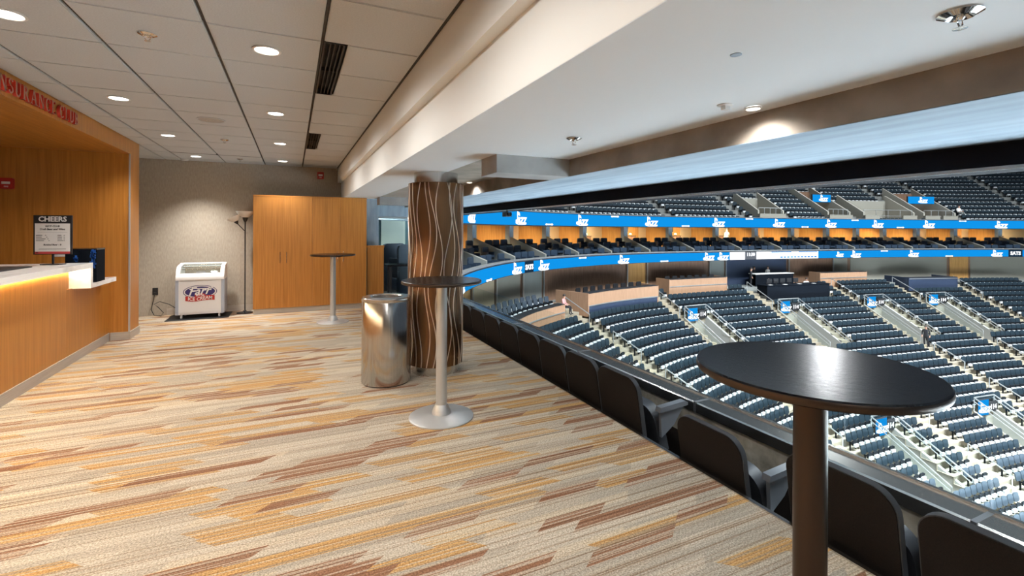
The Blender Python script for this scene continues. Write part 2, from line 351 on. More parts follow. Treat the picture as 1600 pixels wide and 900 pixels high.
# ceiling tiles, each a piece of the ceiling
XL = [-1.926, -1.68, -1.065, -0.45, 0.165, 0.770]
YL = [3.115 + .6115 * k for k in range(-18, 11)] + [YB]
SLOTS = [(3.115, 3.115 + 2 * .6115), (3.115 + 5 * .6115, 3.115 + 7 * .6115)]
tile_me = {}
def ceiling_tile(x0, x1, y0, y1):
    w, l = x1 - x0 - .020, y1 - y0 - .008
    key = (round(w, 3), round(l, 3))
    if key not in tile_me:
        b = MB(); o_ = [(-w / 2, -l / 2), (w / 2, -l / 2), (w / 2, l / 2), (-w / 2, l / 2)]
        b.prism(o_, 0.004, .02); i_ = [(x * (1 - .012 / w), y * (1 - .012 / l)) for x, y in o_]; b.prism(i_, 0.0, .004)
        tile_me[key] = b.mesh('ceiling_tile', M['tile'])
    link('ceiling_tile', tile_me[key], CEIL, ((x0 + x1) / 2, (y0 + y1) / 2, CZ))
for j in range(len(YL) - 1):
    for i in range(len(XL) - 1):
        x0, x1 = XL[i], XL[i + 1]
        if YL[j + 1] - YL[j] < .2: continue
        if i == 4 and any(a - .01 <= YL[j] < b - .01 for a, b in SLOTS): x0 = .305
        ceiling_tile(x0, x1, YL[j], YL[j + 1])
for y0, y1 in ((8.10, 8.6185), (8.6185, 9.23), (9.23, YB)): ceiling_tile(-2.605, -1.926, y0, y1)
g = MB()
for x in XL[1:]: g.box(x - .006, x + .006, -8, YB, CZ + .012, CZ + .04)
g.box(.762, .782, -8, YB, CZ + .006, CZ + .04)
for y in YL[:-1]: g.box(-1.926, .77, y - .003, y + .003, CZ + .012, CZ + .04)
g.box(-1.68, -.46, 8.600, 8.632, CZ - .001, CZ + .03)
g.build('ceiling_grid', M['grid'], CEIL)
# supply slots
for k, (a, b) in enumerate(SLOTS):
    t = thing('slot_diffuser', ['long black slot air diffuser in the tiled ceiling, the nearer one', 'short looking black slot air diffuser in the ceiling, the one nearer the back wall'][k], 'air vent', (.165, a, CZ), group='slot diffusers')
    L_ = b - a
    MB().box(.012, .130, .01, L_ - .01, .045, .05).build('backing', M['dark'], t)
    f = MB(); f.box(.008, .018, .005, L_ - .005, -.002, .045); f.box(.122, .134, .005, L_ - .005, -.002, .045); f.box(.018, .122, .005, .012, -.002, .045); f.box(.018, .122, L_ - .012, L_ - .005, -.002, .045)
    f.build('frame', M['black'], t)
    for x in (.045, .072, .099): MB().box(x, x + .006, .012, L_ - .012, .004, .04).build('blade', M['grid'], t)

# bulkhead: upper face, ledge, lower face, soffit
bh = MB()
prof = [(.780, CZ + .1), (.780, 2.330), (.845, 2.330), (.845, SZ), (1.405, SZ), (1.405, CZ + .1)]
bh.prism([(x, z) for x, z in prof], -YB, 8.0, 0, Matrix.Rotation(PI / 2, 4, 'X'))
struct(bh.build('ceiling_bulkhead', M['cream']), 'cream stepped bulkhead running along the ceiling edge')
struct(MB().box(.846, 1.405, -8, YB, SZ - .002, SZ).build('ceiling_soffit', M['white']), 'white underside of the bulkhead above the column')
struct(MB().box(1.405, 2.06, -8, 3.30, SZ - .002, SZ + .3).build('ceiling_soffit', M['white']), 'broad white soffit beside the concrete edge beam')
# raw concrete frame
struct(MB().box(2.05, 3.12, -8, 14.0, CB + .001, 2.6).build('beam_edge', M['concrete']), 'raw brown concrete edge beam over the seats')
struct(MB().box(2.051, 3.12, -8, 14.0, CB - .002, CB).build('beam_soffit', M['concrete_blue_light']), 'board marked underside of the concrete edge slab, tinted with blue arena light')
struct(MB().box(1.405, 2.05, 3.30, 3.62, CB - .002, 2.6).build('beam_cross', M['concrete3']), 'grey concrete cross beam meeting the edge beam')
struct(MB().box(1.405, 2.05, 3.62, 14, SZ, 2.6).build('ceiling_bay', M['concrete']), 'concrete ceiling of the bay behind the cross beam')
struct(MB().box(1.405, 2.05, 8.6, 8.9, CB, SZ + .1).build('beam_cross', M['concrete3']), 'further concrete cross beam above the end of the cabinet')
struct(MB().box(3.12, 3.32, -8, 13.2, 1.750, 2.6).build('beam_valance', pbr('black velour valance', (0.004, 0.004, 0.006), 0.8, spec=0.1)), 'black valance hanging along the front of the club opening')
struct(MB().box(3.10, 3.125, -8, 13.0, 1.748, 1.765).build('trim_2', M['steel_r']), 'thin metal bead under the black valance')

# ceiling fittings
DOWN = [(-.154, 3.42), (-.154, 5.255), (-.154, 7.08), (-.154, 8.90), (-1.395, 3.44), (-1.395, 5.245), (-1.395, 7.07), (-1.395, 8.94), (-.154, 1.6), (-1.395, 1.6), (-.154, -.3), (-1.395, -.3), (-.154, -2.2), (-1.395, -2.2), (-.154, -4.4), (-1.395, -4.4)]
DL = ['nearest', 'second nearest', 'third nearest', 'farthest']
def downlight(x, y, z, label, r=.075, power=60, color=(1.0, .97, .93), angle=160, grp='ceiling downlights', visible=True):
    t = thing('downlight', label, 'ceiling light', (x, y, z), group=grp)
    MB().lathe([(r * .93, 0.0), (r * 1.12, -.001), (r * 1.14, -.006), (r * .96, -.009), (r * .90, -.004)], 28, cap=False).build('trim_ring', M['plastic_w'], t, True)
    MB().lathe([(r * .94, -.001), (r * .9, -.004), (.002, -.005)], 28).build('lens', M['bulb'], t, True)
    d = bpy.data.lights.new('downlight_lamp', 'SPOT'); d.energy = power; d.color = color; d.spot_size = math.radians(angle); d.spot_blend = .55 if angle > 100 else 1.0; d.shadow_soft_size = .05
    o = bpy.data.objects.new('downlight_lamp', d); COL.objects.link(o); o.parent = t; o.location = (0, 0, -.03)
    return t
for i, (x, y) in enumerate(DOWN):
    side = 'beside the slot diffusers' if x > -1 else 'on the bar side'
    lab = f'round recessed downlight {side}, {DL[i % 4]} of the four' if i < 8 else f'round recessed downlight {side} behind the viewer, {ORD[(i - 8) // 2]} going back'
    downlight(x, y, CZ, lab, power=((300 if x < -1 else 150) if y > 8 else (78 if x < -1 else 62)), angle=((98 if x < -1 else 92) if y > 8 else (135 if x < -1 else 176)))
downlight(1.945, 1.523, SZ - .003, 'small downlight in the white soffit next to the concrete beam', r=.032, power=24, angle=150, grp='soffit downlights')
downlight(1.960, 5.45, SZ - .001, 'tiny downlight in the concrete bay behind the column', r=.032, power=24, angle=150, grp='soffit downlights')
downlight(1.945, -2.0, SZ - .003, 'small downlight in the white soffit behind the viewer', r=.032, power=24, angle=150, grp='soffit downlights')
def sprinkler(x, y, z, label):
    t = thing('sprinkler', label, 'sprinkler', (x, y, z), group='ceiling sprinklers')
    MB().lathe([(.020, .0), (.046, -.001), (.048, -.005), (.030, -.014), (.018, -.004)], 24, cap=False).build('escutcheon', M['chrome'], t, True)
    MB().lathe([(.011, 0), (.011, -.016), (.006, -.022)], 12).build('body', M['chrome'], t, True)
    y_ = MB(); y_.tube([(-.010, 0, -.016), (-.013, 0, -.03), (-.003, 0, -.04)], .0022, 6); y_.tube([(.010, 0, -.016), (.013, 0, -.03), (.003, 0, -.04)], .0022, 6); y_.build('yoke', M['chrome'], t)
    d = MB(); d.lathe([(.003, -.036), (.004, -.041), (.016, -.042), (.016, -.0435), (.002, -.044)], 14); d.build('deflector', M['chrome'], t)
for x, y, z, l in [(-.78, 3.44, CZ, 'chrome sprinkler head in the nearest visible ceiling tiles'), (-.80, 7.10, CZ, 'chrome sprinkler head in the ceiling halfway to the back wall'), (-.786, 8.94, CZ, 'chrome sprinkler head in the ceiling just before the back wall'),
                   (1.584, .628, SZ - .002, 'large looking chrome sprinkler head in the white soffit, nearest the viewer'), (1.593, 2.513, SZ - .002, 'small chrome sprinkler head in the white soffit near the cross beam')]: sprinkler(x, y, z, l)
t = thing('ceiling_speaker', 'round perforated speaker grille flush in the tiled ceiling', 'speaker', (-.782, 5.864, CZ))
MB().lathe([(.13, 0), (.132, -.006), (.118, -.009)], 32, cap=False).build('rim', M['tile'], t, True)
MB().lathe([(.118, -.002), (.118, -.006), (.002, -.007)], 32).build('grille', noisy('perforated grille', (.34, .31, .28), (.52, .48, .43), (1, 1, 1), 260, .7), t, True)
t = thing('smoke_detector', 'white smoke detector on the ceiling by the back wall', 'detector', (-1.62, 9.38, CZ))
MB().lathe([(.055, 0), (.055, -.012), (.045, -.03), (.002, -.034)], 24).build('housing', M['plastic_w'], t, True); MB().lathe([(.046, -.012), (.047, -.02)], 24, cap=False).build('vent_ring', M['grid'], t)
t = thing('occupancy_sensor', 'small white sensor box in the white soffit beside the downlight', 'sensor', (1.79, 1.547, SZ - .002))
MB().lathe([(.034, 0), (.034, -.004), (.030, -.006)], 24).build('plate', M['plastic_w'], t, True); MB().box(-.012, .02, -.012, .012, -.024, -.005).build('sensor_body', M['plastic_w'], t)
t = thing('blank_cover', 'small round grey cover plate in the white soffit near the top edge', 'cover plate', (1.31, 1.09, SZ - .002))
MB().lathe([(.018, 0), (.018, -.002), (.014, -.003)], 20).build('plate', M['concrete_blue_light'], t)

# ================================================================== the wooden bar on the left
FX = -1.926
struct(MB().box(FX - .05, FX, -8, 7.70, 2.42, CZ + .02).build('trim_3', M['wood']), 'honey wood fascia above the bar, carrying red letters')
struct(MB().box(-6.0, FX - .05, -8, 7.70, 2.42, 2.46).build('ceiling_bar', M['wood_h']), 'honey wood ceiling over the bar')
struct(MB().box(-6.0, FX - .035, 7.70, 7.80, 0, 2.60).build('wall_bar_end', M['wood']), 'honey wood wall at the end of the bar')
struct(MB().box(-6.1, -6.0, -8, 7.8, 0, 2.6).build('wall_bar_back', M['wood']), 'wood wall behind the bar')
pil = MB(); pil.box(FX - .036, FX, 7.70, 8.10, 0, CZ + .02)
struct(pil.build('wall_pilaster', M['wood']), 'honey wood pilaster at the corner of the bar')
struct(MB().box(FX - .012, FX + .004, 7.692, 7.712, .10, 2.42).build('trim_4', M['alu']), 'metal corner strip on the bar pilaster')
struct(MB().box(-2.6, FX - .036, 8.06, 8.10, 0, CZ).build('wall_return', M['wood']), 'wood return behind the pilaster')
struct(MB().box(-2.7, -2.6, 8.06, YB, 0, CZ).build('wall_left', M['wall']), 'taupe side wall behind the pilaster')
struct(MB().box(FX - .05, FX + .012, 7.68, 8.112, 0, .10).build('baseboard_pilaster', M['base']), 'metal baseboard around the pilaster')
struct(MB().box(-2.12, FX - .051, 7.68, 7.70, 0, .10).build('baseboard_bar_end', M['base']), 'metal baseboard at the foot of the bar end wall')
# recess lights above the bar
for i, y in enumerate((6.6, 4.6, 2.6, .6)):
    downlight(-3.2, y, 2.42, f'round downlight in the wood ceiling over the bar, {ORD[i]} from the end wall', power=9, color=(1, .84, .62), angle=120, grp='bar downlights')

CNT = thing('bar_counter', 'honey wood bar counter with white marble top and glowing underside', 'bar counter', (-2.14, 0, 0))
for k in range(7):
    y1 = 7.70 - 1.25 * k; y0 = y1 - 1.25
    MB().box(-.03, 0, y0 + .0015, y1 - .0015, .10, .80 if y1 > 6.7 else 1.0).build('front_panel', M['wood'], CNT)
MB().box(-.35, -.03, 6.65, 7.69, .06, .80).build('low_carcass', M['wood'], CNT)
MB().box(-.45, -.03, -1.0, 6.64, .06, 1.0).build('carcass', M['wood'], CNT)
MB().box(-.04, .012, -1.0, 7.69, 0, .10).build('kick_plate', M['base'], CNT)
MB().box(-.75, .155, -1.0, 6.64, 1.015, 1.07).build('countertop', M['marble'], CNT)
MB().box(-.45, .155, 6.585, 6.64, .795, 1.015).build('end_panel', M['marble'], CNT)
MB().box(-.55, .155, 6.64, 7.40, .795, .845).build('low_shelf', M['marble'], CNT)
MB().box(.004, .020, -1.0, 6.58, .998, 1.014).build('led_strip', M['strip'], CNT)
# letters on the fascia
def stroke_letter(ch):
    T_, t_ = .19, .085
    P = []
    def rect(x0, x1, y0, y1): P.append([(x0, y0), (x1, y0), (x1, y1), (x0, y1)])
    def stem(x, w=T_, y0=0, y1=1, sb=True, st=True):
        rect(x, x + w, y0, y1)
        if sb: rect(x - .07, x + w + .07, y0, y0 + .06)
        if st: rect(x - .07, x + w + .07, y1 - .06, y1)
    def diag(xa, ya, xb, yb, w): P.append([(xa, ya), (xa + w, ya), (xb + w, yb), (xb, yb)])
    def arc(cx, cy, rx, ry, a0, a1, wmax, wmin, n=14):
        for k in range(n):
            q = []
            for a in (a0 + (a1 - a0) * k / n, a0 + (a1 - a0) * (k + 1) / n):
                a = math.radians(a); w = wmin + (wmax - wmin) * abs(math.cos(a)); q.append(((cx + rx * math.cos(a), cy + ry * math.sin(a)), (cx + (rx - w) * math.cos(a), cy + (ry - w) * math.sin(a))))
            P.append([q[0][0], q[1][0], q[1][1], q[0][1]])
    W = .7
    if ch == 'I': stem(.07); W = .33
    elif ch == 'N': stem(.07, t_); stem(.66, t_, sb=False); diag(.60, 0, .05, 1, .20); W = .86
    elif ch == 'S': arc(.30, .74, .27, .26, 20, 270, .17, t_); arc(.30, .26, .27, .26, -160, 90, .17, t_); W = .62
    elif ch == 'U': stem(.07, T_, .25, 1, sb=False); stem(.58, t_, .25, 1, sb=False); arc(.365, .28, .295, .28, 180, 360, .15, t_); W = .80
    elif ch == 'R': stem(.07); arc(.30, .74, .30, .26, -90, 90, .17, t_); rect(.2, .32, .92, 1); rect(.2, .32, .48, .55); diag(.62, 0, .28, .5, .2); W = .84
    elif ch == 'A': diag(.05, 0, .36, 1, t_); diag(.58, 0, .32, 1, .2); rect(.2, .6, .3, .37); rect(-.02, .22, 0, .06); rect(.5, .86, 0, .06); W = .88
    elif ch == 'C': arc(.42, .5, .40, .5, 48, 312, .18, t_); rect(.60, .70, .66, .86); W = .78
    elif ch == 'E': stem(.07); rect(.2, .58, .93, 1); rect(.2, .48, .47, .54); rect(.2, .60, 0, .07); rect(.53, .58, .8, 1); rect(.55, .60, 0, .2); W = .68
    elif ch == 'L': stem(.07); rect(.2, .58, 0, .07); rect(.53, .58, 0, .22); W = .66
    elif ch == 'B': stem(.07); arc(.30, .755, .27, .245, -90, 90, .16, t_); arc(.32, .26, .31, .26, -90, 90, .17, t_); rect(.2, .34, .93, 1); rect(.2, .34, .48, .55); rect(.2, .34, 0, .07); W = .72
    return P, W
SIGN = thing('lettering_sign', 'raised red serif letters reading INSURANCE CLUB on the wood fascia', 'sign', (FX, 4.53, 2.447))
txt = 'INSURANCE CLUB'; adv = 0; lay = []
for ch in txt:
    if ch == ' ': adv += .42; continue
    P, W = stroke_letter(ch); lay.append((ch, adv, P)); adv += W + .12
sc_ = (5.985 - 4.53) / adv; LH = .113
for ch, a, P in lay:
    b = MB()
    for k, q in enumerate(P):
        q2 = [((a + x) * sc_, y * LH) for x, y in q]
        ar = sum(q2[i][0] * q2[(i + 1) % 4][1] - q2[(i + 1) % 4][0] * q2[i][1] for i in range(4))
        if ar < 0: q2 = q2[::-1]
        n = 4; x1 = .030
        vs_ = [(.006, u, v) for u, v in q2] + [(x1, u, v) for u, v in q2]
        b.add(vs_, [(4, 5, 6, 7)], 1); b.add(vs_, [(3, 2, 1, 0)] + [(i, (i + 1) % 4, 4 + (i + 1) % 4, 4 + i) for i in range(4)], 0)
    b.build('letter_' + ch.lower(), [M['sign_red'], M['sign_face']], SIGN)
MB().box(0.0, .006, .02, adv * sc_ - .02, .05, .056).build('mounting_bar', M['wood'], SIGN)
# menu poster on its stand
ps = thing('menu_stand', 'black framed CHEERS drinks menu standing on the marble counter', 'menu sign', (-2.24, 6.42, 1.07), math.radians(-14))
MB().box(-.085, .085, -.05, .05, 0, .008).build('foot', M['black'], ps); MB().box(-.008, .008, -.006, .006, .008, .12).build('post', M['black'], ps)
MB().box(-.170, .170, -.008, .008, .105, .510).build('frame', M['black'], ps)
sh = MB().box(-.155, .155, -.0105, -.008, .135, .425).build('sheet', M['paper'], ps)
MB().box(-.155, .155, -.0105, -.008, .112, .135).build('red_band', M['poster_red'], ps)
def put_text(key, x, z, mat, parent, y=-.0115, name='lettering', dep=1.0):
    v, f = TX[key]; b = MB(); b.add([(p[0] + x, y - p[2] * dep, p[1] + z) for p in v], f); return b.build(name, mat, parent)
put_text('cheers', 0, .446, M['paper'], ps, -.009); put_text('club', 0, .388, M['ink'], sh); put_text('draft', 0, .358, M['ink'], sh); put_text('bottled', 0, .198, M['ink'], sh)
ln = MB()
for i in range(4):
    ln.box(-.145, -.145 + [.055, .05, .085, .07][i], -.0115, -.0104, .300 - i * .018, .305 - i * .018); ln.box(-.065 + .01 * i, -.055 + .01 * i, -.0115, -.0104, .300 - i * .018, .305 - i * .018)
    ln.box(.045, .045 + [.035, .04, .04, .05][i], -.0115, -.0104, .300 - i * .018, .305 - i * .018); ln.box(.10, .11, -.0115, -.0104, .300 - i * .018, .305 - i * .018)
ln.box(-.13, .13, -.0115, -.0104, .333, .3345); ln.box(-.12, .12, -.0115, -.0104, .160, .164); ln.box(-.145, -.125, -.0115, -.0104, .120, .128)
ln.build('print_lines', M['ink'], sh)
bx = thing('carton', 'black carton with bright blue pattern behind the marble counter end', 'box', (-2.115, 6.86, .846))
MB().box(-.135, .135, -.13, .13, 0, .365).build('carton_body', M['drape'], bx)
MB().box(-.137, .137, -.132, .132, .36, .375).build('lid', M['blackgloss'], bx)
pt = MB(); random.seed(3)
for k in range(46):
    a, c = (.085, .130), random.uniform(.16, .355); x = random.uniform(*a); s_ = random.uniform(.006, .014)
    pt.box(x - s_, x + s_ * .2, -.134, -.13, c - s_, c + s_)
for k in range(10):
    x = random.uniform(-.06, -.03); c = random.uniform(.24, .31); s_ = .009; pt.box(x - s_, x + s_, -.134, -.13, c - s_, c + s_)
tag(pt.build('blue_print', M['blue'], bx), kind='stuff')
tr = thing('bar_tray', 'flat black mat lying on the marble bar top', 'mat', (-2.42, 5.65, 1.07))
MB().prism(rrect(.30, .9, .04), 0, .008).build('mat_body', M['black'], tr); MB().prism(rrect(.27, .87, .03), .008, .011).build('mat_top', M['cord'], tr)
def wallplate(x, z, label):
    t = thing('switch_plate', label, 'switch plate', (x, 7.70, z)); MB().prism(rrect(.12, .075, .008), 0, .006, 0, Matrix.Rotation(PI / 2, 4, 'X')).build('plate', M['plastic_w'], t)
    for dx in (-.028, .028): MB().box(dx - .012, dx + .012, -.010, -.006, -.022, .022).build('switch', M['plastic_w'], t)
wallplate(-2.62, 1.13, 'pale switch plate on the wood wall left behind the menu'); wallplate(-2.46, 1.13, 'pale switch plate on the wood wall right behind the menu')
def alarm(loc, rz, label):
    t = thing('fire_alarm', label, 'fire alarm', loc, rz, 'fire alarm strobes')
    MB().prism(rrect(.115, .13, .012), 0, .045, 0, Matrix.Rotation(PI / 2, 4, 'X')).build('housing', M['red'], t)
    MB().box(-.035, .035, -.062, -.045, -.01, .02).build('strobe', M['plastic_w'], t)
    put_text('fire', 0, -.045, M['plastic_w'], t, -.0462)
alarm((-3.10, 7.70, 1.98), 0, 'red fire alarm strobe on the wood wall of the bar'); alarm((.475, YB, 2.45), 0, 'red fire alarm strobe high on the taupe wall above the cabinet')

# ================================================================== back of the room
CAB = thing('wood_cabinet', 'tall honey wood cabinet with four doors against the back wall', 'cabinet', (-.60, 9.02, 0))
CW = 1.84; CH = 2.018
MB().box(0, CW, .022, .56, .09, CH).build('body', M['wood'], CAB)
MB().box(.01, CW - .01, .03, .05, 0, .09).build('plinth', M['base'], CAB)
MB().box(0, CW, -.002, .56, CH - .02, CH).build('top', M['wood'], CAB)
dx = CW / 4
for k in range(4):
    d = MB().box(dx * k + .002, dx * (k + 1) - .002, 0, .02, .092, CH - .022).build('door', M['wood'], CAB)
    hx = dx * (k + 1) - .05 if k % 2 == 0 else dx * k + .05
    h = MB(); h.tube([(hx, -.03, .86), (hx, -.03, 1.05)], .006, 8); h.tube([(hx, 0, .88), (hx, -.03, .88)], .004, 6); h.tube([(hx, 0, 1.03), (hx, -.03, 1.03)], .004, 6)
    h.build('handle', M['steel_r'], d, True)

FZ = thing('ice_cream_freezer', 'white ice cream chest freezer with curved glass lid and oval logo', 'freezer', (-1.675, 9.02, 0))
W_ = .66
def curve_profile(z0, inset=0.0):
    p = [(0 + inset, z0), (0 + inset, .655)]
    for k in range(9):
        a = PI - (PI / 2) * k / 8; p.append((.17 + (.17 - inset) * math.cos(a), .655 + (.19 - inset) * math.sin(a)))
    p += [(.40, .875 - inset), (.42, .86 - inset), (.42, z0)]
    return p
MX = Matrix(((0, 0, 1, 0), (1, 0, 0, 0), (0, 1, 0, 0), (0, 0, 0, 1)))
MB().box(.02, W_ - .02, .012, .42, .07, .64).build('body', M['plastic_w'], FZ)
for x in (0, W_ - .055): MB().prism(curve_profile(.07), x, x + .055, 0, MX).build('side_cheek', M['plastic_w'], FZ, True)
for x in (-.003, W_ - .040): MB().box(x, x + .043, -.008, .415, .07, .62).build('side_trim', M['plastic_g'], FZ)
MB().prism([(-.01, .62), (-.012, .66), (.004, .70), (.03, .725), (.05, .715), (.05, .62)], .0, W_, 0, MX).build('front_rail', M['plastic_w'], FZ, True)
lid = MB().prism([(.05, .722), (.10, .775), (.17, .825), (.26, .848), (.38, .862), (.38, .856), (.26, .842), (.17, .818), (.10, .768), (.056, .716)], .055, W_ - .055, 0, MX)
lid.build('glass_lid', M['glass'], FZ, True)
MB().box(.055, W_ - .055, .10, .40, .60, .66).build('interior', pbr('freezer interior', (.62, .63, .64), .5), FZ)
MB().prism([(.37, .80), (.37, .866), (.40, .878), (.42, .86), (.42, .80)], .04, W_ - .04, 0, MX).build('rear_rail', M['plastic_w'], FZ, True)
hd = MB(); hd.box(.27, .39, .035, .055, .735, .745); hd.build('lid_handle', M['plastic_g'], FZ)
for z, y in ((.78, .115), (.815, .165), (.842, .25)): MB().box(.06, W_ - .06, y, y + .012, z, z + .008).build('lid_bar', M['steel_r'], FZ)
MB().prism([(-.012, .09), (W_ + .0, .09)][:0] or rrect(W_ - .10, .50, .01, cx=W_ / 2, cy=.345), 0, .006, 0, Matrix.Translation((0, .008, 0)) @ Matrix.Rotation(PI / 2, 4, 'X')).build('front_panel', M['plastic_w'], FZ)
lg = Matrix.Translation((W_ / 2, .002, .43)) @ Matrix.Rotation(PI / 2, 4, 'X')
def oval(rx, ry, n=36): return [(rx * math.cos(2 * PI * k / n), ry * math.sin(2 * PI * k / n)) for k in range(n)]
lo = MB(); lo.prism(oval(.232, .105), 0, .002, 0, lg); logo = lo.build('logo_oval', M['navy'], FZ)
l2 = MB(); l2.prism(oval(.222, .096), .002, .003, 0, lg); l2.build('logo_ring', M['paper'], logo)
l3 = MB(); l3.prism(oval(.205, .084), .003, .004, 0, lg); l3.build('logo_field', M['navy'], logo)
v, f = TX['farr']; b = MB(); b.add([(p[0] + W_ / 2 - .015, -.003 - p[2], p[1] + .385 + p[0] * .06) for p in v], f)
sw = [(-.15, .045), (-.10, .062), (0, .058), (.10, .055), (.17, .085), (.175, .065), (.10, .042), (0, .046), (-.09, .050), (-.13, .03)]
b.prism([(x, y) for x, y in sw], .004, .0052, 0, lg); b.build('logo_script', M['paper'], logo)
l4 = MB(); l4.prism([(-.075, -.045), (-.04, -.03), (0, -.025), (.04, -.03), (.075, -.045), (.075, -.085), (-.075, -.085)], .004, .0055, 0, lg)
rib = [(-.20 + .02 * k, -.145 + .010 * math.sin(k * .33 + 2.6)) for k in range(21)]; rib2 = [(x, y + .075) for x, y in rib[::-1]]
l4.prism(rib + rib2, .002, .0045, 0, lg); rb_ = l4.build('logo_ribbon', M['red'], FZ)
v, f = TX['ice']; b = MB(); b.add([(p[0] * .86 + W_ / 2, -.0035 - p[2], p[1] + .296 + .010 * math.sin((p[0] + .2) / .02 * .33 + 2.6)) for p in v], f); b.build('logo_lettering', M['paper'], rb_)
v, f = TX['better']; b = MB(); b.add([(p[0] + W_ / 2, -.0045 - p[2], p[1] + .360) for p in v], f); b.build('logo_lettering', M['paper'], rb_)
for x in (.07, W_ - .07):
    for y in (.05, .36):
        c = MB(); c.lathe([(.026, -.012), (.03, -.006), (.03, .006), (.026, .012)], 16, 0, Matrix.Translation((x, y, .030)) @ Matrix.Rotation(PI / 2, 4, 'Y')); c.box(x - .014, x + .014, y - .012, y + .012, .05, .072); c.build('caster', M['plastic_w'], FZ, True)
MATT = tag(MB().prism(rrect(.86, .60, .03), 0, .006).build('floor_mat', M['black'], None, False, (-1.37, 9.20, .001)), 'black rubber mat lying under the ice cream freezer', 'floor mat')

LMP = thing('floor_lamp', 'black floor lamp with two white bowl shades beside the cabinet', 'floor lamp', (-.735, 9.28, 0))
MB().lathe([(.125, 0), (.125, .012), (.10, .022), (.03, .032), (.014, .05)], 32).build('base', M['blackgloss'], LMP, True)
MB().tube([(0, 0, .03), (0, 0, 1.60)], .010, 10).build('pole', M['black'], LMP, True)
MB().lathe([(.014, 1.56), (.035, 1.60), (.05, 1.655), (.03, 1.66)], 20).build('socket', M['black'], LMP, True)
MB().lathe([(.045, 1.640), (.075, 1.66), (.125, 1.71), (.145, 1.745), (.138, 1.745), (.118, 1.715), (.07, 1.668), (.03, 1.66)], 28, cap=False).build('bowl_shade', M['shade'], LMP, True)
MB().tube([(0, 0, 1.40), (-.06, -.015, 1.47), (-.115, -.03, 1.535)], .007, 8).build('side_arm', M['black'], LMP, True)
Mt = Matrix.Translation((-.115, -.03, 1.535)) @ Matrix.Rotation(math.radians(-28), 4, 'Y')
MB().lathe([(.012, -.01), (.028, .02), (.036, .05), (.02, .055)], 18, 0, Mt).build('side_socket', M['black'], LMP, True)
MB().lathe([(.034, .042), (.06, .06), (.095, .10), (.105, .125), (.098, .125), (.088, .10), (.055, .068), (.02, .055)], 24, 0, Mt, cap=False).build('side_shade', M['shade'], LMP, True)

OUT = thing('wall_outlet', 'black wall outlet with plug above the baseboard beside the freezer', 'outlet', (-2.06, YB, .40))
MB().prism(rrect(.075, .12, .006), 0, .007, 0, Matrix.Rotation(PI / 2, 4, 'X')).build('plate', M['black'], OUT)
MB().box(-.016, .016, -.035, -.007, -.045, -.01).build('plug', M['cord'], OUT); MB().box(-.014, .014, -.010, -.007, .012, .042).build('socket', M['grid'], OUT)
cb = MB().tube([(-2.06, 9.57, .37), (-2.07, 9.52, .25), (-2.09, 9.48, .12), (-2.04, 9.44, .03), (-1.95, 9.44, .012), (-1.92, 9.46, .06), (-2.00, 9.50, .15), (-2.06, 9.52, .20), (-1.98, 9.51, .24), (-1.85, 9.49, .19), (-1.75, 9.47, .12), (-1.70, 9.46, .08)], .006, 6)
tag(cb.build('power_cord', M['cord'], None, True), 'looped dark power cord hanging from the outlet to the freezer', 'cord')

# ================================================================== column, bin, tables
COLX, COLY, CR = 1.345, 4.76, .278
CLM = thing('clad_column', 'round bronze column with wavy silver lines between floor and soffit', 'column', (COLX, COLY, 0))
MB().lathe([(CR - .035, 0), (CR - .035, .095)], 48).build('base_ring', M['steel'], CLM, True)
MB().lathe([(CR - .02, .088), (CR, .092), (CR, 1.912), (CR - .02, 1.916)], 64).build('cladding', M['bronze_col'], CLM, True)
MB().lathe([(CR - .055, 1.914), (CR - .055, 2.0225)], 48).build('capital', M['steel'], CLM, True)
random.seed(11); NW = 26
for k in range(NW):
    a0 = 2 * PI * k / NW + random.uniform(-.05, .05); amp = random.uniform(.09, .17); ph = .9 * math.sin(k * 2.1) + random.uniform(-.5, .5); wl = random.uniform(.95, 1.15)
    w = .0042; vs_ = []; fs = []; n = 56
    for i in range(n + 1):
        z = .094 + (1.908 - .094) * i / n; a = a0 + amp * math.sin(2 * PI * z / wl + ph)
        for da, r in ((-w / CR, CR), (-w / CR * .7, CR + .0035), (w / CR * .7, CR + .0035), (w / CR, CR)): vs_.append((r * math.cos(a + da), r * math.sin(a + da), z))
    for i in range(n):
        for q in range(3): fs.append((i * 4 + q, i * 4 + q + 1, (i + 1) * 4 + q + 1, (i + 1) * 4 + q))
    MB().add(vs_, fs).build('wave_line', M['wave'], CLM, True)
MB().box(-.003, .003, -CR - .002, -CR + .01, .09, 1.91, 0, Matrix.Rotation(.55, 4, 'Z')).build('seam', M['dark'], CLM)

BIN = thing('waste_bin', 'tall brushed steel cylinder waste bin beside the bronze column', 'waste bin', (.818, 4.60, 0))
MB().lathe([(.215, 0), (.215, .012)], 48).build('foot_ring', M['black'], BIN, True)
MB().lathe([(.226, .010), (.228, .014), (.228, .770), (.226, .774)], 64).build('drum', M['steel'], BIN, True)
MB().lathe([(.226, .772), (.229, .776), (.229, .800), (.222, .808), (.150, .812), (.138, .802), (.138, .74)], 64, cap=False).build('rim', M['steel_r'], BIN, True)
MB().lathe([(.145, .70), (.138, .745), (.002, .746)], 40).build('liner', M['black'], BIN)

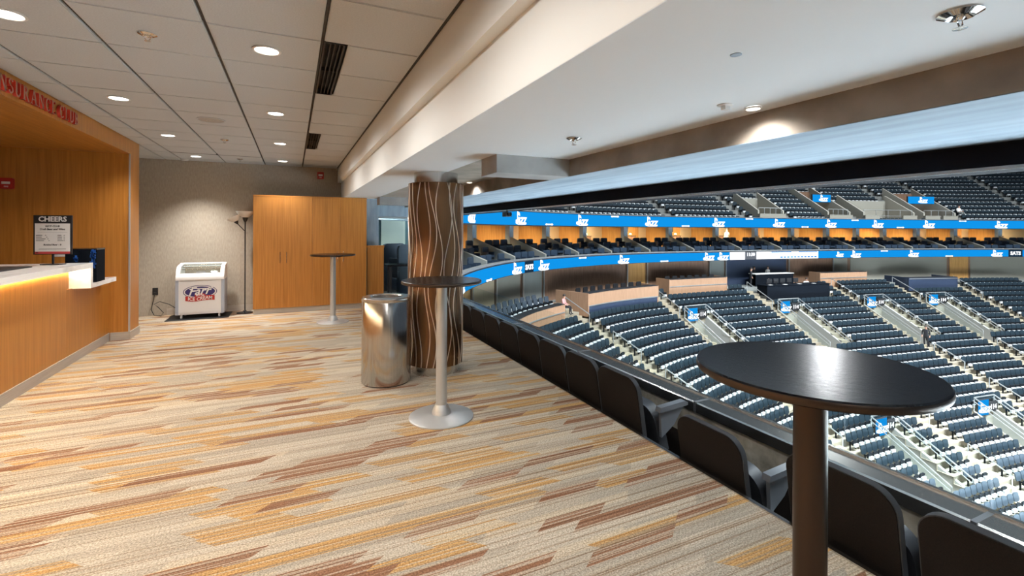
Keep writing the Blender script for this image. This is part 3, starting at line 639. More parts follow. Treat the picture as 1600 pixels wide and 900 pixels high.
def bar_table(loc, label, top_r, base_r, pole_r, pole_m, base_m, h=1.06):
    t = thing('bar_table', label, 'bar table', loc, group='round standing tables')
    MB().lathe([(base_r, 0), (base_r, .008), (base_r - .012, .014), (base_r * .35, .026), (.07, .030)], 56).build('base_plate', base_m, t, True)
    MB().lathe([(.075, .026), (.072, .045), (.055, .085), (pole_r + .006, .10)], 32).build('collar', base_m, t, True)
    MB().lathe([(pole_r, .03), (pole_r, h - .03)], 36).build('pole', pole_m, t, True)
    sp = MB()
    for a in (0, PI / 2): sp.box(-top_r * .6, top_r * .6, -.02, .02, h - .040, h - .026, 0, Matrix.Rotation(a + .4, 4, 'Z'))
    sp.build('spider_bracket', M['black'], t)
    MB().lathe([(top_r - .006, h - .026), (top_r, h - .022), (top_r, h - .004), (top_r - .004, h)], 72).build('tabletop', M['tabletop'], t, True)
    MB().lathe([(top_r + .0005, h - .022), (top_r + .002, h - .018), (top_r + .002, h - .008), (top_r + .0005, h - .004)], 72, cap=False).build('edge_band', M['bronze'], t, True)
bar_table((1.050, 3.545, 0), 'round standing table with black top and silver post in front of the column', .305, .247, .042, M['alu'], M['alu'], 1.058)
bar_table((.575, 7.85, 0), 'round standing table with black top and silver post before the wood cabinet', .33, .235, .042, M['alu'], M['alu'], 1.055)
bar_table((1.345, .865, 0), 'large foreground standing table with glossy black top and dark bronze post', .302, .25, .043, M['bronze'], M['bronze'], 1.062)

# ================================================================== club seats and guard rail at the edge
GR = thing('guard_rail', 'long steel capped parapet with low glass panes in front of the club seats', 'guard rail', (3.2, 0, 0))
MB().box(-.055, .08, -8, 12.0, -.34, -.075).build('parapet', M['parapet'], GR)
MB().box(-.050, .08, -8, 12.0, -.62, -.34).build('parapet_base', M['shell'], GR)
for k in range(9):
    y0 = -6.03 + 1.8 * k + (1.165 - 1.17); y1 = y0 + 1.797
    c = MB(); c.prism([(-.115, -.085), (-.115, -.010), (-.105, 0.0), (.095, 0.0), (.105, -.010), (.105, -.085), (.09, -.085), (.09, -.02), (-.10, -.02), (-.10, -.085)], -y1, -y0, 0, Matrix.Rotation(PI / 2, 4, 'X')); c.build('cap_segment', M['steel_r'], GR, True)
    MB().box(-.118, .108, y1 - .012, y1 + .014, -.084, .002).build('cap_joint', M['rim'], GR)
for k in range(18):
    y0 = -1.0 + .7155 * k + .02
    MB().box(.070, .080, y0, y0 + .709, -.005, .30).build('glass_pane', M['glass'], GR)
MB().box(.062, .088, -5, 12, 0.0, .012).build('glass_channel', M['steel_r'], GR)

def theatre_seat(y, label, dz=0.0, dxx=0.0, arms=(1, 0)):
    t = thing('theatre_seat', label, 'theatre seat', (2.42 + dxx, y, -.52 + dz), group='club seats facing the arena')
    w = .485; tilt = Matrix.Rotation(math.radians(-9), 4, 'Y')
    def vert(b, poly, x0, x1, m=0): b.prism(poly, x0, x1, m, tilt @ Matrix(((0, 0, 1, 0), (1, 0, 0, 0), (0, 1, 0, 0), (0, 0, 0, 1))))
    b = MB(); vert(b, rrect(w, .80, .105, 7, (0, 1, 1, 0), 0, .48), -.012, .010); b.build('back_shell', M['shell'], t, True)
    o_ = rrect(w + .012, .806, .11, 7, (0, 1, 1, 0), 0, .48); i_ = rrect(w - .03, .77, .095, 7, (0, 1, 1, 0), 0, .48)
    r = MB(); n = len(o_); vs_ = [(x, a, c) for x in (-.006, .026) for a, c in o_] + [(x, a, c) for x in (-.006, .026) for a, c in i_]
    fs = []
    for i in range(n - 1):
        j = i + 1; fs += [(i, j, n + j, n + i), (n + i, n + j, 3 * n + j, 3 * n + i), (i, 2 * n + i, 2 * n + j, j), (2 * n + i, 3 * n + i, 3 * n + j, 2 * n + j)]
    # shift so the open seam lies along the bottom edge
    r.add(vs_, fs, 0, tilt); r.build('back_rim', M['rim'], t, True)
    b = MB(); vert(b, rrect(w - .03, .52, .095, 6, (1, 1, 1, 1), 0, .58), .010, .035); b.build('back_cushion', M['cushion'], t, True)
    b = MB(); Mp = Matrix.Translation((.12, 0, .40)) @ Matrix.Rotation(math.radians(-14), 4, 'Y') @ Matrix(((0, 0, 1, 0), (1, 0, 0, 0), (0, 1, 0, 0), (0, 0, 0, 1)))
    b.prism(rrect(w - .05, .36, .12, 6, (0, 1, 1, 0), 0, .06), -.03, .05, 0, Mp); b.build('seat_pan', M['cushion'], t, True)
    for s_ in (-1, 1):
        if (s_ == -1 and not arms[0]) or (s_ == 1 and not arms[1]): continue
        yy = s_ * (w / 2 + .012)
        a = MB(); a.prism([(.05, .615), (.06, .65), (.30, .668), (.325, .655), (.325, .635), (.30, .63)], -.026, .026, 0, Matrix.Translation((0, yy, 0)) @ Matrix.Rotation(PI / 2, 4, 'X')); arm = a.build('armrest', M['armgrey'], t, True)
        MB().prism([(.07, .615), (.30, .63), (.20, .50), (.08, .42)], -.012, .012, 0, Matrix.Translation((0, yy, 0)) @ Matrix.Rotation(PI / 2, 4, 'X')).build('arm_bracket', M['armgrey'], arm)
    zf = -.10 - dz
    MB().box(.04, .10, -.03, .03, zf, .36).build('pedestal', M['black'], t); MB().box(.0, .16, -.09, .09, zf, zf + .012).build('foot', M['black'], t)
YS = [.79, 1.35, 2.10, 2.985, 3.495, 4.005, 4.515, 5.025, 5.535, 6.045, 6.555, 7.065]
for i, y in enumerate(YS):
    lab = ['black theatre seat at the bottom right corner, nearest the viewer', 'black theatre seat behind the bronze post of the foreground table', 'low black theatre seat standing apart, grey arm beside the bronze table post', 'black theatre seat with a grey armrest, at the near end of the tight row'][i] if i < 4 else f'black theatre seat in the tight row at the carpet edge, {ORD[i - 3]} from its near end'
    theatre_seat(y, lab, -.085 if i == 2 else 0, 0, (1, 0) if i in (0, 1, 2, 3) else (0, 0))

# ================================================================== THE ARENA: ring curve
RP = [(3.3, -12), (3.3, -4), (3.3, 3), (3.35, 9), (4.1, 12.8), (5.97, 16.3), (8.69, 19.5), (11, 21.2), (13.6, 22.5), (17.2, 23.7), (21.6, 24.3), (27.2, 24.2), (33.7, 23.5), (41.8, 22.2), (49.4, 20.2), (56, 17.7), (64, 13), (70, 6)]
def catmull(P, n=24):
    P = [np.array(p, float) for p in P]; P = [2 * P[0] - P[1]] + P + [2 * P[-1] - P[-2]]; out = []
    for i in range(1, len(P) - 2):
        for k in range(n):
            t = k / n; a, b, c, d = P[i - 1:i + 3]
            out.append(.5 * (2 * b + (c - a) * t + (2 * a - 5 * b + 4 * c - d) * t * t + (3 * b - a - 3 * c + d) * t ** 3))
    out.append(P[-2]); return np.array(out)
CC = catmull(RP); CS = np.r_[0, np.cumsum(np.linalg.norm(np.diff(CC, axis=0), axis=1))]
CT = np.gradient(CC, axis=0); CT /= np.linalg.norm(CT, axis=1)[:, None]
def rp(s, off=0.0):
    x = np.interp(s, CS, CC[:, 0]); y = np.interp(s, CS, CC[:, 1]); tx = np.interp(s, CS, CT[:, 0]); ty = np.interp(s, CS, CT[:, 1]); n = math.hypot(tx, ty); tx /= n; ty /= n
    return x + ty * off, y - tx * off, tx, ty
def R3(s, off, z): x, y, _, _ = rp(s, off); return (x, y, z)
def RM(s, off=0.0, z=0.0):
    x, y, tx, ty = rp(s, off)
    return Matrix(((tx, -ty, 0, x), (ty, tx, 0, y), (0, 0, 1, z), (0, 0, 0, 1)))
def rz_of(s): _, _, tx, ty = rp(s); return math.atan2(ty, tx)
def srange(s0, s1, ds):
    n = max(1, int(round((s1 - s0) / ds))); return [s0 + (s1 - s0) * k / n for k in range(n + 1)]
def sweep(b, prof, s0, s1, ds=1.0, m=0, closed=True):
    ss = srange(s0, s1, ds); vs_ = []; n = len(prof); fs = []
    for s in ss:
        for o, z in prof: vs_.append(R3(s, o, z))
    for i in range(len(ss) - 1):
        for k in range(n if closed else n - 1):
            k2 = (k + 1) % n; fs.append((i * n + k, i * n + k2, (i + 1) * n + k2, (i + 1) * n + k))
    if closed: fs += [tuple(range(n)), tuple((len(ss) - 1) * n + k for k in range(n))[::-1]]
    b.add(vs_, fs, m); return b
S0, S1 = 23.5, 96.0

# lower bowl terraces
ROWS = 27; TR = .62; RI = .295; SS = .80
def row_off(r): return .4 + TR * r
def row_z(r): return -3.1 - RI * r
AIS = [24.5, 31.0, 38.8, 46.9, 55.3, 63.4, 69.5, 75.4, 82.0]
VOM = [(47.3, 49.1, 4, 9), (55.7, 57.5, 4, 9), (63.8, 65.6, 4, 9), (69.9, 71.7, 4, 9), (51.0, 52.6, 18, 22), (59.8, 61.4, 18, 22)]
def in_vom(s, r, pad=0.0): return any(a - pad < s < b + pad and r0 <= r <= r1 for a, b, r0, r1 in VOM)
edges = sorted(set([round(x, 3) for x in srange(22.0, 96.0, .5)] + [v[0] for v in VOM] + [v[1] for v in VOM]))
b = MB()
for a, c in zip(edges[:-1], edges[1:]):
    if c - a < .01: continue
    m = (a + c) / 2; nr = ROWS if m > 31 else 16
    for r in range(nr):
        if in_vom(m, r): continue
        o0, o1, z, zn = row_off(r) - .36, row_off(r) + .26, row_z(r), row_z(r + 1)
        vs_ = [R3(a, o0, z), R3(c, o0, z), R3(c, o1, z), R3(a, o1, z), R3(a, o1, zn), R3(c, o1, zn)]
        b.add(vs_, [(0, 1, 2, 3), (3, 2, 5, 4)])
struct(b.build('floor_lower_bowl', M['bowl']), 'pale concrete terraces of the lower bowl')
b = MB(); b.box(4.5, 75, -40, 13.0, -11.4, -11.07)  # unseen floor, made wide and pale to bounce light onto the soffit
struct(b.build('floor_arena', pbr('pale bounce floor', (.74, .76, .78), .5)), 'unseen arena floor at the foot of the bowl, made pale for bounce light')
# concourse behind the lower bowl
b = MB(); sweep(b, [(-.1, -3.1), (-.1, -2.75), (-1.7, -2.75), (-1.7, -3.1)], S0, S1); struct(b.build('floor_concourse', M['grey']), 'walkway behind the top row of the lower bowl')
b = MB(); sweep(b, [(-1.7, -2.75), (-1.7, -.62), (-1.9, -.62), (-1.9, -2.75)], S0, S1); CWALL = struct(b.build('wall_concourse', M['brownwall']), 'brown panelled concourse wall under the lower screen ribbon')
b = MB(); sweep(b, [(-.02, -.62), (-.02, -.70), (-1.9, -.70), (-1.9, -.62)], S0, S1); struct(b.build('ceiling_concourse', M['grey']), 'grey ceiling over the concourse')
for a, c, mt, nm in [(30.5, 33.0, 'amber', 'wall_panel'), (33.2, 35.0, 'sand', 'wall_panel'), (35.2, 37.2, 'beige', 'wall_panel'), (37.5, 39.0, 'grey', 'wall_panel'), (46.4, 47.9, 'amber', 'wall_panel'), (53.7, 55.0, 'grey', 'wall_panel'), (55.2, 61.0, 'navywall', 'wall_panel'), (65.8, 67.2, 'beige', 'wall_panel'), (67.5, 77.0, 'beige', 'wall_panel'), (77.3, 79.0, 'amber', 'wall_panel'), (79.2, 92.0, 'beige', 'wall_panel')]:
    b = MB(); sweep(b, [(-1.70, -2.74), (-1.70, -.71), (-1.66, -.71), (-1.66, -2.74)], a, c); b.build(nm, M[mt], CWALL)
for s in (33.1, 35.1, 37.35, 39.1, 46.3, 48.0, 53.6, 55.1, 61.2, 65.7):
    MB().box(-.04, .04, -.06, .02, -2.74, -.71, 0, RM(s, -1.6)).build('wall_post', M['rail'], CWALL)

# ring ledge (beyond the club's own parapet)
b = MB(); sweep(b, [(-.20, -.62), (-.20, 0.0), (.05, 0.0), (.05, -.06), (.0, -.10), (.0, -.62)], S0, S1); struct(b.build('trim_ledge', M['rail']), 'pale metal ledge above the lower screen ribbon')

# LED ribbons
def logo_geo():
    b = MB(); b.prism(oval(.10, .085, 14), 0, .02, 0, Matrix.Translation((-.30, 0, -.13)) @ Matrix.Rotation(PI / 2, 4, 'X'))
    b.box(-.235, -.185, -.02, 0, -.14, .27); b.prism([(-.185, .27), (-.05, .22), (-.02, .10), (-.185, .15)], 0, .02, 0, Matrix.Rotation(PI / 2, 4, 'X'))
    v, f = TX['azz']; b.add([(p[0] * .78 + .12, -.01 - p[2], p[1] * .78 - .21) for p in v], f)
    b.box(-.17, .40, -.02, 0, -.25, -.215); return b
LOGO = logo_geo().mesh('screen_logo', M['led_white'])
cb_ = MB(); cb_.prism(oval(.09, .05, 12), 0, .02, 0, Matrix.Translation((-.26, 0, 0)) @ Matrix.Rotation(PI / 2, 4, 'X')); cb_.prism(oval(.09, .05, 12), 0, .02, 0, Matrix.Translation((.26, 0, 0)) @ Matrix.Rotation(PI / 2, 4, 'X')); cb_.box(-.22, .22, -.02, 0, -.035, .035)
CAPS = cb_.mesh('screen_mark', M['led_white'])
def on_ring(name, me, parent, s, off, z, sx=1.0):
    o = link(name, me, parent, R3(s, off, z), rz_of(s)); o.scale = (sx, 1, sx); return o
UP = thing('screen_ribbon', 'upper blue screen ribbon with white logos curving round the arena', 'led screen', (0, 0, 0), group='screen ribbons')
b = MB(); sweep(b, [(-.25, 1.62), (-.25, 2.36), (0, 2.36), (0, 1.62)], S0, S1); b.build('casing', M['black'], UP)
b = MB(); sweep(b, [(.002, 1.665), (.002, 2.32), (.02, 2.32), (.02, 1.665)], S0, S1); b.build('screen', M['led_blue'], UP)
b = MB(); sweep(b, [(-.02, 2.36), (-.02, 2.40), (.03, 2.40), (.03, 2.36)], S0, S1); b.build('top_bead', M['rail'], UP)
for s in (28.6, 34.7, 40.5, 46.8, 52.8, 58.4, 63.5, 68.2, 73.2, 80.0, 86.5): on_ring('logo', LOGO, UP, s, .022, 1.985, 1.22)
for s in (37.5, 49.9, 61.0, 70.5, 83.0): on_ring('mark', CAPS, UP, s, .022, 1.72)
for s in (31.6, 43.6, 55.7, 66.0, 76.5): on_ring('mark', CAPS, UP, s, .022, 2.27)
LO = thing('screen_ribbon', 'lower blue screen ribbon with logos, clock and score panels', 'led screen', (0, 0, 0), group='screen ribbons')
b = MB(); sweep(b, [(.001, -.70), (.001, -.11), (.03, -.11), (.03, -.70)], S0, S1); b.build('casing', M['black'], LO)
LPAN = [(S0, 35.15, 'led_blue'), (35.15, 36.0, 'led_dark'), (36.0, 53.9, 'led_blue'), (53.9, 55.3, 'led_white'), (55.3, 56.35, 'led_grey'), (56.35, 57.7, 'led_white'), (57.7, 62.3, 'led_white'), (62.3, 80.7, 'led_blue'), (80.7, 81.9, 'led_dark'), (81.9, S1, 'led_blue')]
for a, c, mt in LPAN:
    b = MB(); sweep(b, [(.03, -.675), (.03, -.13), (.045, -.13), (.045, -.675)], a + .01, c - .01, .8); b.build('screen', M[mt], LO)
for s in (27.0, 34.3, 36.9, 44.3, 51.9, 53.2, 66.0, 71.7, 79.6, 86.0): on_ring('logo', LOGO, LO, s, .048, -.41, 1.1)
on_ring('logo', LOGO, LO, 64.4, .048, -.41, .8)
for s in (31.0, 48.0, 75.2): on_ring('mark', CAPS, LO, s, .048, -.63)
for s in (40.6, 68.9, 60.0): on_ring('mark', CAPS, LO, s, .048, -.18)
def ring_text(key, parent, s, off, z, mat, sx=1.0):
    v, f = TX[key]; b = MB(); b.add([(p[0], -p[2], p[1]) for p in v], f); o = on_ring('lettering', b.mesh('lettering', mat), parent, s, off, z, sx); return o
ring_text('sats', LO, 35.57, .05, -.53, M['led_white'], .82); ring_text('clock', LO, 55.82, .05, -.42, M['led_white'], .95); ring_text('sats', LO, 81.3, .05, -.53, M['led_white'], .95)
for s0_, s1_, z0, z1 in [(57.75, 62.2, -.20, -.14)]:
    b = MB(); sweep(b, [(.045, z0), (.045, z1), (.05, z1), (.05, z0)], s0_, s1_); b.build('score_line', M['led_blue'], LO)
for k in range(11):
    b = MB(); s = 58.6 + .33 * k; sweep(b, [(.045, -.60), (.045, -.50), (.052, -.50), (.052, -.60)], s, s + .22, .2); b.build('score_digit', M['led_blue'], LO)

# suite level behind the ledge
b = MB()
for o0, o1, z in [(-1.2, -.2, -.60), (-2.1, -1.2, -.30), (-6.2, -2.1, 0.0)]: sweep(b, [(o0, -.69), (o0, z), (o1, z), (o1, -.69)], S0, S1)
struct(b.build('floor_suites', M['grey']), 'stepped floor of the far suites')
b = MB(); sweep(b, [(-.26, 1.64), (-.26, 1.80), (-6.2, 1.95), (-6.2, 1.80)], S0, S1); struct(b.build('ceiling_suites', M['concrete_blue_light']), 'ceiling of the far suites')
b = MB(); sweep(b, [(-6.0, 0), (-6.0, 1.9), (-6.2, 1.9), (-6.2, 0)], S0, S1); SW = struct(b.build('wall_suites', M['sand']), 'sand coloured back wall of the far suites')
COLS = [25.0, 28.4, 31.8, 34.9, 37.8, 40.8, 43.8, 47.2, 51.1, 55.4, 59.2, 62.9, 66.5, 69.5, 72.2, 75.5, 79.1, 82.9, 86.5]
bs = MB(); bs.prism(rrect(.56, .46, .08, 2, (0, 1, 1, 0), 0, .66), -.10, -.02, 0, Matrix.Rotation(PI / 2, 4, 'X')); bs.box(-.27, .27, -.34, .06, .38, .50); bs.box(-.30, -.26, -.30, .08, .30, .64); bs.box(.26, .30, -.30, .08, .30, .64); bs.box(-.22, .22, -.10, .02, 0, .38)
SUITE_SEAT = bs.mesh('suite_seat', M['suite_seat'])
FIN = None; random.seed(21)
for i, s in enumerate(COLS):
    c = MB().box(-.17, .17, -.17, .17, 0, 1.72).mesh('c', M['concrete_blue_light'])
    t = thing('suite_column', f'grey column between far suites under the upper ribbon, {ORD[i]} from the left', 'column', R3(s, -3.0, 0), rz_of(s), 'suite columns')
    link('shaft', c, t); MB().box(-.19, .19, -.19, .19, 0, .10).build('column_base', M['grey'], t)
    t = thing('suite_divider', f'sloping divider between far suite seats above the lower ribbon, {ORD[i]} from left', 'divider', R3(s - .15, 0, 0), rz_of(s), 'suite dividers')
    fn = MB(); fn.prism([(.28, -.60), (.28, .10), (.6, .22), (2.75, .98), (2.75, 0), (2.1, 0), (2.1, -.30), (1.2, -.30), (1.2, -.60)], -.05, .05, 0, Matrix(((0, 0, 1, 0), (1, 0, 0, 0), (0, 1, 0, 0), (0, 0, 0, 1)))); fn.build('panel', M['grey'], t)
    MB().tube([(0, .28, .105), (0, .6, .225), (0, 2.75, .985)], .035, 6).build('capping', M['beige'], t)
    if i == len(COLS) - 1: break
    s2 = COLS[i + 1]; mid = (s + s2) / 2; w = s2 - s
    # wood lined back wall, furniture and lamp of this suite
    kind = i % 3
    for (u0, u1, mt) in [[(-.42, .12, 'amber'), (.14, .40, 'sand')], [(-.40, -.16, 'sand'), (-.14, .42, 'amber')], [(-.44, .30, 'amber'), (.32, .44, 'sand')]][kind]:
        MB().box(u0 * w, u1 * w, -.06, 0, 0.0, 1.85, 0, RM(mid, -6.0)).build('wall_panel', M[mt], SW)
    MB().box(-w * .5 + .05, -w * .5 + .20, -2.9, 0, 0, 1.80, 0, RM(mid, -6.0)).build('side_wall', M['amber'], SW)
    cn = thing('suite_counter', f'dark serving counter at the back of a far suite, {ORD[i]} from the left', 'counter', R3(mid, -5.5, 0), rz_of(mid), 'suite counters')
    MB().box(-.8, .8, -.25, .25, 0, .95).build('cabinet', M['brownwall'], cn); MB().box(-.83, .83, -.28, .28, .95, .99).build('worktop', M['black'], cn)
    lp = thing('suite_lamp', f'small glowing lamp on a far suite counter, {ORD[i]} from the left', 'lamp', R3(mid + .35, -5.4, .99), 0, 'suite lamps')
    MB().lathe([(.06, 0), (.06, .01), (.012, .02), (.012, .08)], 10).build('lamp_base', M['black'], lp); MB().lathe([(.11, .08), (.07, .20)], 12).build('lamp_shade', M['bulb_small'], lp)
    if kind in (1, 2):
        tv = thing('wall_screen', f'dark television on a wood lined far suite wall, {ORD[i]} suite from the left', 'television', R3(mid + .1, -5.93, 1.45), rz_of(mid), 'suite televisions')
        MB().box(-.45, .45, -.05, 0, -.16, .30).build('bezel', M['black'], tv); MB().box(-.42, .42, -.056, -.05, -.13, .27).build('panel', pbr('grey tv glass', (.10, .085, .075), .3), tv)
    l = area_light('suite_light', R3(mid, -4.6, 1.78), R3(mid, -5.2, 0), 1.0, 400, (1.0, .76, .44), spread=PI)
    for row, (off, z) in enumerate([(-.72, -.60), (-1.62, -.30), (-2.55, 0.0)]):
        n = int((w - .5) / .62)
        gap = n // 2 if row < 3 else -1
        for k in range(n):
            if k == gap and n > 3: continue
            ss = mid + (k - (n - 1) / 2) * .62
            o = link('lounge_chair', SUITE_SEAT, None, R3(ss, off, z), rz_of(ss)); tag(o, f'navy lounge chair, {["front", "middle", "back"][row]} row of the {ORD[i]} far suite from the left, {ORD[k]} along', 'chair', 'navy suite chairs')

# lower bowl seats
def seat_template():
    b = MB(); Tb = Matrix.Translation((0, .09, 0)) @ Matrix.Rotation(math.radians(-10), 4, 'X')
    b.prism(rrect(.475, .46, .13, 3, (1, 1, 1, 1), 0, .64), -.05, 0, 0, Tb @ Matrix.Rotation(PI / 2, 4, 'X'))
    Tp = Matrix.Translation((0, -.03, .28)) @ Matrix.Rotation(math.radians(8), 4, 'X')
    b.prism(rrect(.42, .30, .08, 2, (1, 1, 1, 1), 0, .16), 0, .08, 2, Tp @ Matrix.Rotation(PI / 2, 4, 'X'))
    b.box(-.16, .16, -.22, -.10, .25, .41, 1)
    b.box(-.25, -.22, -.14, .08, .42, .50, 2); b.box(-.24, -.21, -.02, .06, 0, .45, 2)
    b.v = [(x * SS, y * SS, z * SS) for x, y, z in b.v]
    return b
ST = seat_template()
SEAT_ME = ST.mesh('arena_seat', [M['seat'], M['seat_tip'], M['seat_dark']]); SEAT_PALE = ST.mesh('arena_seat_pale', [M['seat_pale'], M['seat_tip'], M['seat_dark']])
spots = []          # (x, y, z, rz, pale, lower)
BLOCK = [(31.6, 38.2, 0, 1), (39.4, 46.3, 0, 1), (55.9, 61.9, 0, 2), (70.1, 74.9, 0, 1), (48.0, 53.6, 0, 0)]
for r in range(ROWS):
    off = row_off(r)
    for a, c in zip(AIS[:-1], AIS[1:]):
        if a < 31 and r > 15: continue
        ss = np.linspace(a, c, 60); P = np.array([rp(s, off)[:2] for s in ss]); L_ = np.r_[0, np.cumsum(np.linalg.norm(np.diff(P, axis=0), axis=1))]
        n = int((L_[-1] - .95) / .41)
        for k in range(n):
            s = float(np.interp(L_[-1] / 2 + (k - (n - 1) / 2) * .41, L_, ss))
            if in_vom(s, r, .45) or any(q0 <= s <= q1 and r0 <= r <= r1 for q0, q1, r0, r1 in BLOCK): continue
            spots.append((*R3(s, off, row_z(r)), rz_of(s), r >= 22, True, r, AIS.index(a), k))
# upper bowl terraces
def up_off(r): return -.62 - .64 * r
def up_z(r): return 1.82 + .40 * r
UR = 20
UAIS = [27, 33.0, 41.2, 49.4, 56.2, 60.6, 67.2, 73.0, 77.7, 85.0, 93.0]
UVOM = [(57.5, 59.9, 1, 4), (64.4, 66.6, 1, 6), (68.0, 73.0, 1, 4), (73.9, 76.9, 1, 6)]
def in_uv(s, r, p=0.0): return any(a - p < s < c + p and r0 <= r <= r1 for a, c, r0, r1 in UVOM)
ue = sorted(set([round(x, 3) for x in srange(2.0, 96.0, .8)] + [v[0] for v in UVOM] + [v[1] for v in UVOM])); b = MB()
for a, c in zip(ue[:-1], ue[1:]):
    if c - a < .01: continue
    m = (a + c) / 2
    for r in range(UR):
        if in_uv(m, r): continue
        z, zn = up_z(r), up_z(r + 1); o0, o1 = up_off(r) + .36, up_off(r) - .28
        vs_ = [R3(a, o0, z), R3(c, o0, z), R3(c, o1, z), R3(a, o1, z), R3(a, o1, zn), R3(c, o1, zn)]
        if m < 24: vs_ = [(x, y, zz + .95) for x, y, zz in vs_]
        b.add(vs_, [(0, 1, 2, 3), (3, 2, 5, 4)])
struct(b.build('floor_upper_bowl', M['upbowl']), 'concrete terraces of the upper bowl')
for r in range(UR):
    off = up_off(r)
    for a, c in zip(UAIS[:-1], UAIS[1:]):
        ss = np.linspace(a, c, 40); P = np.array([rp(s, off)[:2] for s in ss]); L_ = np.r_[0, np.cumsum(np.linalg.norm(np.diff(P, axis=0), axis=1))]
        n = int((L_[-1] - .9) / .41)
        for k in range(n):
            s = float(np.interp(L_[-1] / 2 + (k - (n - 1) / 2) * .41, L_, ss))
            if in_uv(s, r, .25): continue
            spots.append((*R3(s, off, up_z(r)), rz_of(s), False, False, r, 0, k))
# which of them the club sees largest: these are single objects
Fv = (math.sin(YAW), math.cos(YAW)); Rv = (math.cos(YAW), -math.sin(YAW))
def seen(p):
    x, y, z = p[0], p[1], p[2] + .5; d = x * Fv[0] + y * Fv[1]
    if d < 4: return None
    u = (x * Rv[0] + y * Rv[1]) / d; v = (CAM_H - z) / d
    px, py = 800 + 738 * u, 358.5 + 738 * v
    if px < 735 or px > 1600 or py > 860: return None
    if CAM_H + (z - CAM_H) * 3.25 / x < .02: return None
    if ((px - 1290) / 205) ** 2 + ((py - 590) / 58) ** 2 < 1: return None
    return d
near = sorted([(seen(p), i) for i, p in enumerate(spots) if p[5] and seen(p)])[:300]
single = {i for _, i in near}
for i in sorted(single):
    x, y, z, rz, pale, low, r_, bl, k_ = spots[i]
    o = link('stadium_chair', SEAT_PALE if pale else SEAT_ME, None, (x, y, z), rz)
    if pale: tag(o, f'pale grey tip-up chair, {ORD[r_]} lower bowl row, {ORD[bl]} block from the left, {ORD[k_]} along', 'chair', 'pale chairs of the lowest rows')
    else: tag(o, f'slate blue tip-up chair, {ORD[r_]} lower bowl row, {ORD[bl]} block from the left, {ORD[k_]} along', 'chair', 'slate chairs of the lower bowl')
rest = [p for i, p in enumerate(spots) if i not in single]
tv_ = np.array(ST.v); nv = len(tv_); allv = np.empty((len(rest) * nv, 3)); tf = ST.f; faces = []; mi = []
for k, (x, y, z, rz, pale, low, r_, bl, k_) in enumerate(rest):
    c_, s_ = math.cos(rz), math.sin(rz); q = allv[k * nv:(k + 1) * nv]
    q[:, 0] = tv_[:, 0] * c_ - tv_[:, 1] * s_ + x; q[:, 1] = tv_[:, 0] * s_ + tv_[:, 1] * c_ + y; q[:, 2] = tv_[:, 2] + z
    faces += [tuple(k * nv + j for j in f) for f in tf]; mi += [(3 if pale and m == 0 else m) for m in ST.m]
me = bpy.data.meshes.new('arena_seats'); me.from_pydata(allv.tolist(), [], faces)
for mt in ('seat', 'seat_tip', 'seat_dark', 'seat_pale'): me.materials.append(M[mt])
me.polygons.foreach_set('material_index', mi); me.update()
tag(link('arena_seats', me), 'remaining slate blue seats filling the upper and lower bowl', 'seats', None, 'stuff')

# aisle stairs with row markers and handrails
stp = MB().box(-.46, .46, 0, .31, 0, .147).mesh('step', M['step'])
mk = MB().prism(oval(.06, .035, 10), 0, .01, 0, Matrix.Rotation(PI / 2, 4, 'X')).mesh('row_marker', M['orange'])
for i, s in enumerate(AIS[2:]):
    t = struct(link('stair_aisle', None, None, R3(s, 0, -3.1)), f'concrete aisle stairs down the lower bowl, {ORD[i]} from the left')
    for r in range(ROWS):
        if in_vom(s, r): continue
        x, y, z = R3(s, row_off(r) - .05, row_z(r)); o = link('step', stp, t, (x - t.location.x, y - t.location.y, z - t.location.z), rz_of(s))
        if r % 2 == 0: link('row_marker', mk, o, (-.30, -.004, .07))
    for j, (r0, r1) in enumerate([(-.3, 3.2), (11.0, 13.6), (15.5, 18), (20.5, 23)] if i else [(-.3, 2.2), (4.5, 7), (9, 11.5), (14, 16.5)]):
        q = thing('aisle_handrail', f'handrail on the {ORD[i]} aisle stairs from the left, {["uppermost", "second from top", "third from top", "lowest"][j]}', 'handrail', R3(s, row_off(r0), row_z(r0)), 0, 'aisle handrails')
        o3 = Vector(R3(s, row_off(r0), row_z(r0)))
        pa = [Vector(R3(s, row_off(r0), row_z(r0))) - o3, Vector(R3(s, row_off(r0), row_z(r0) + .74)) - o3, Vector(R3(s, row_off(r1), row_z(r1) + .74)) - o3, Vector(R3(s, row_off(r1), row_z(r1))) - o3]
        MB().tube([pa[1], pa[2]], .028, 6).build('top_rail', M['rail'], q)
        for a_, b_ in ((0, 1), (3, 2)): MB().tube([pa[a_], pa[b_]], .024, 6).build('post', M['rail'], q)

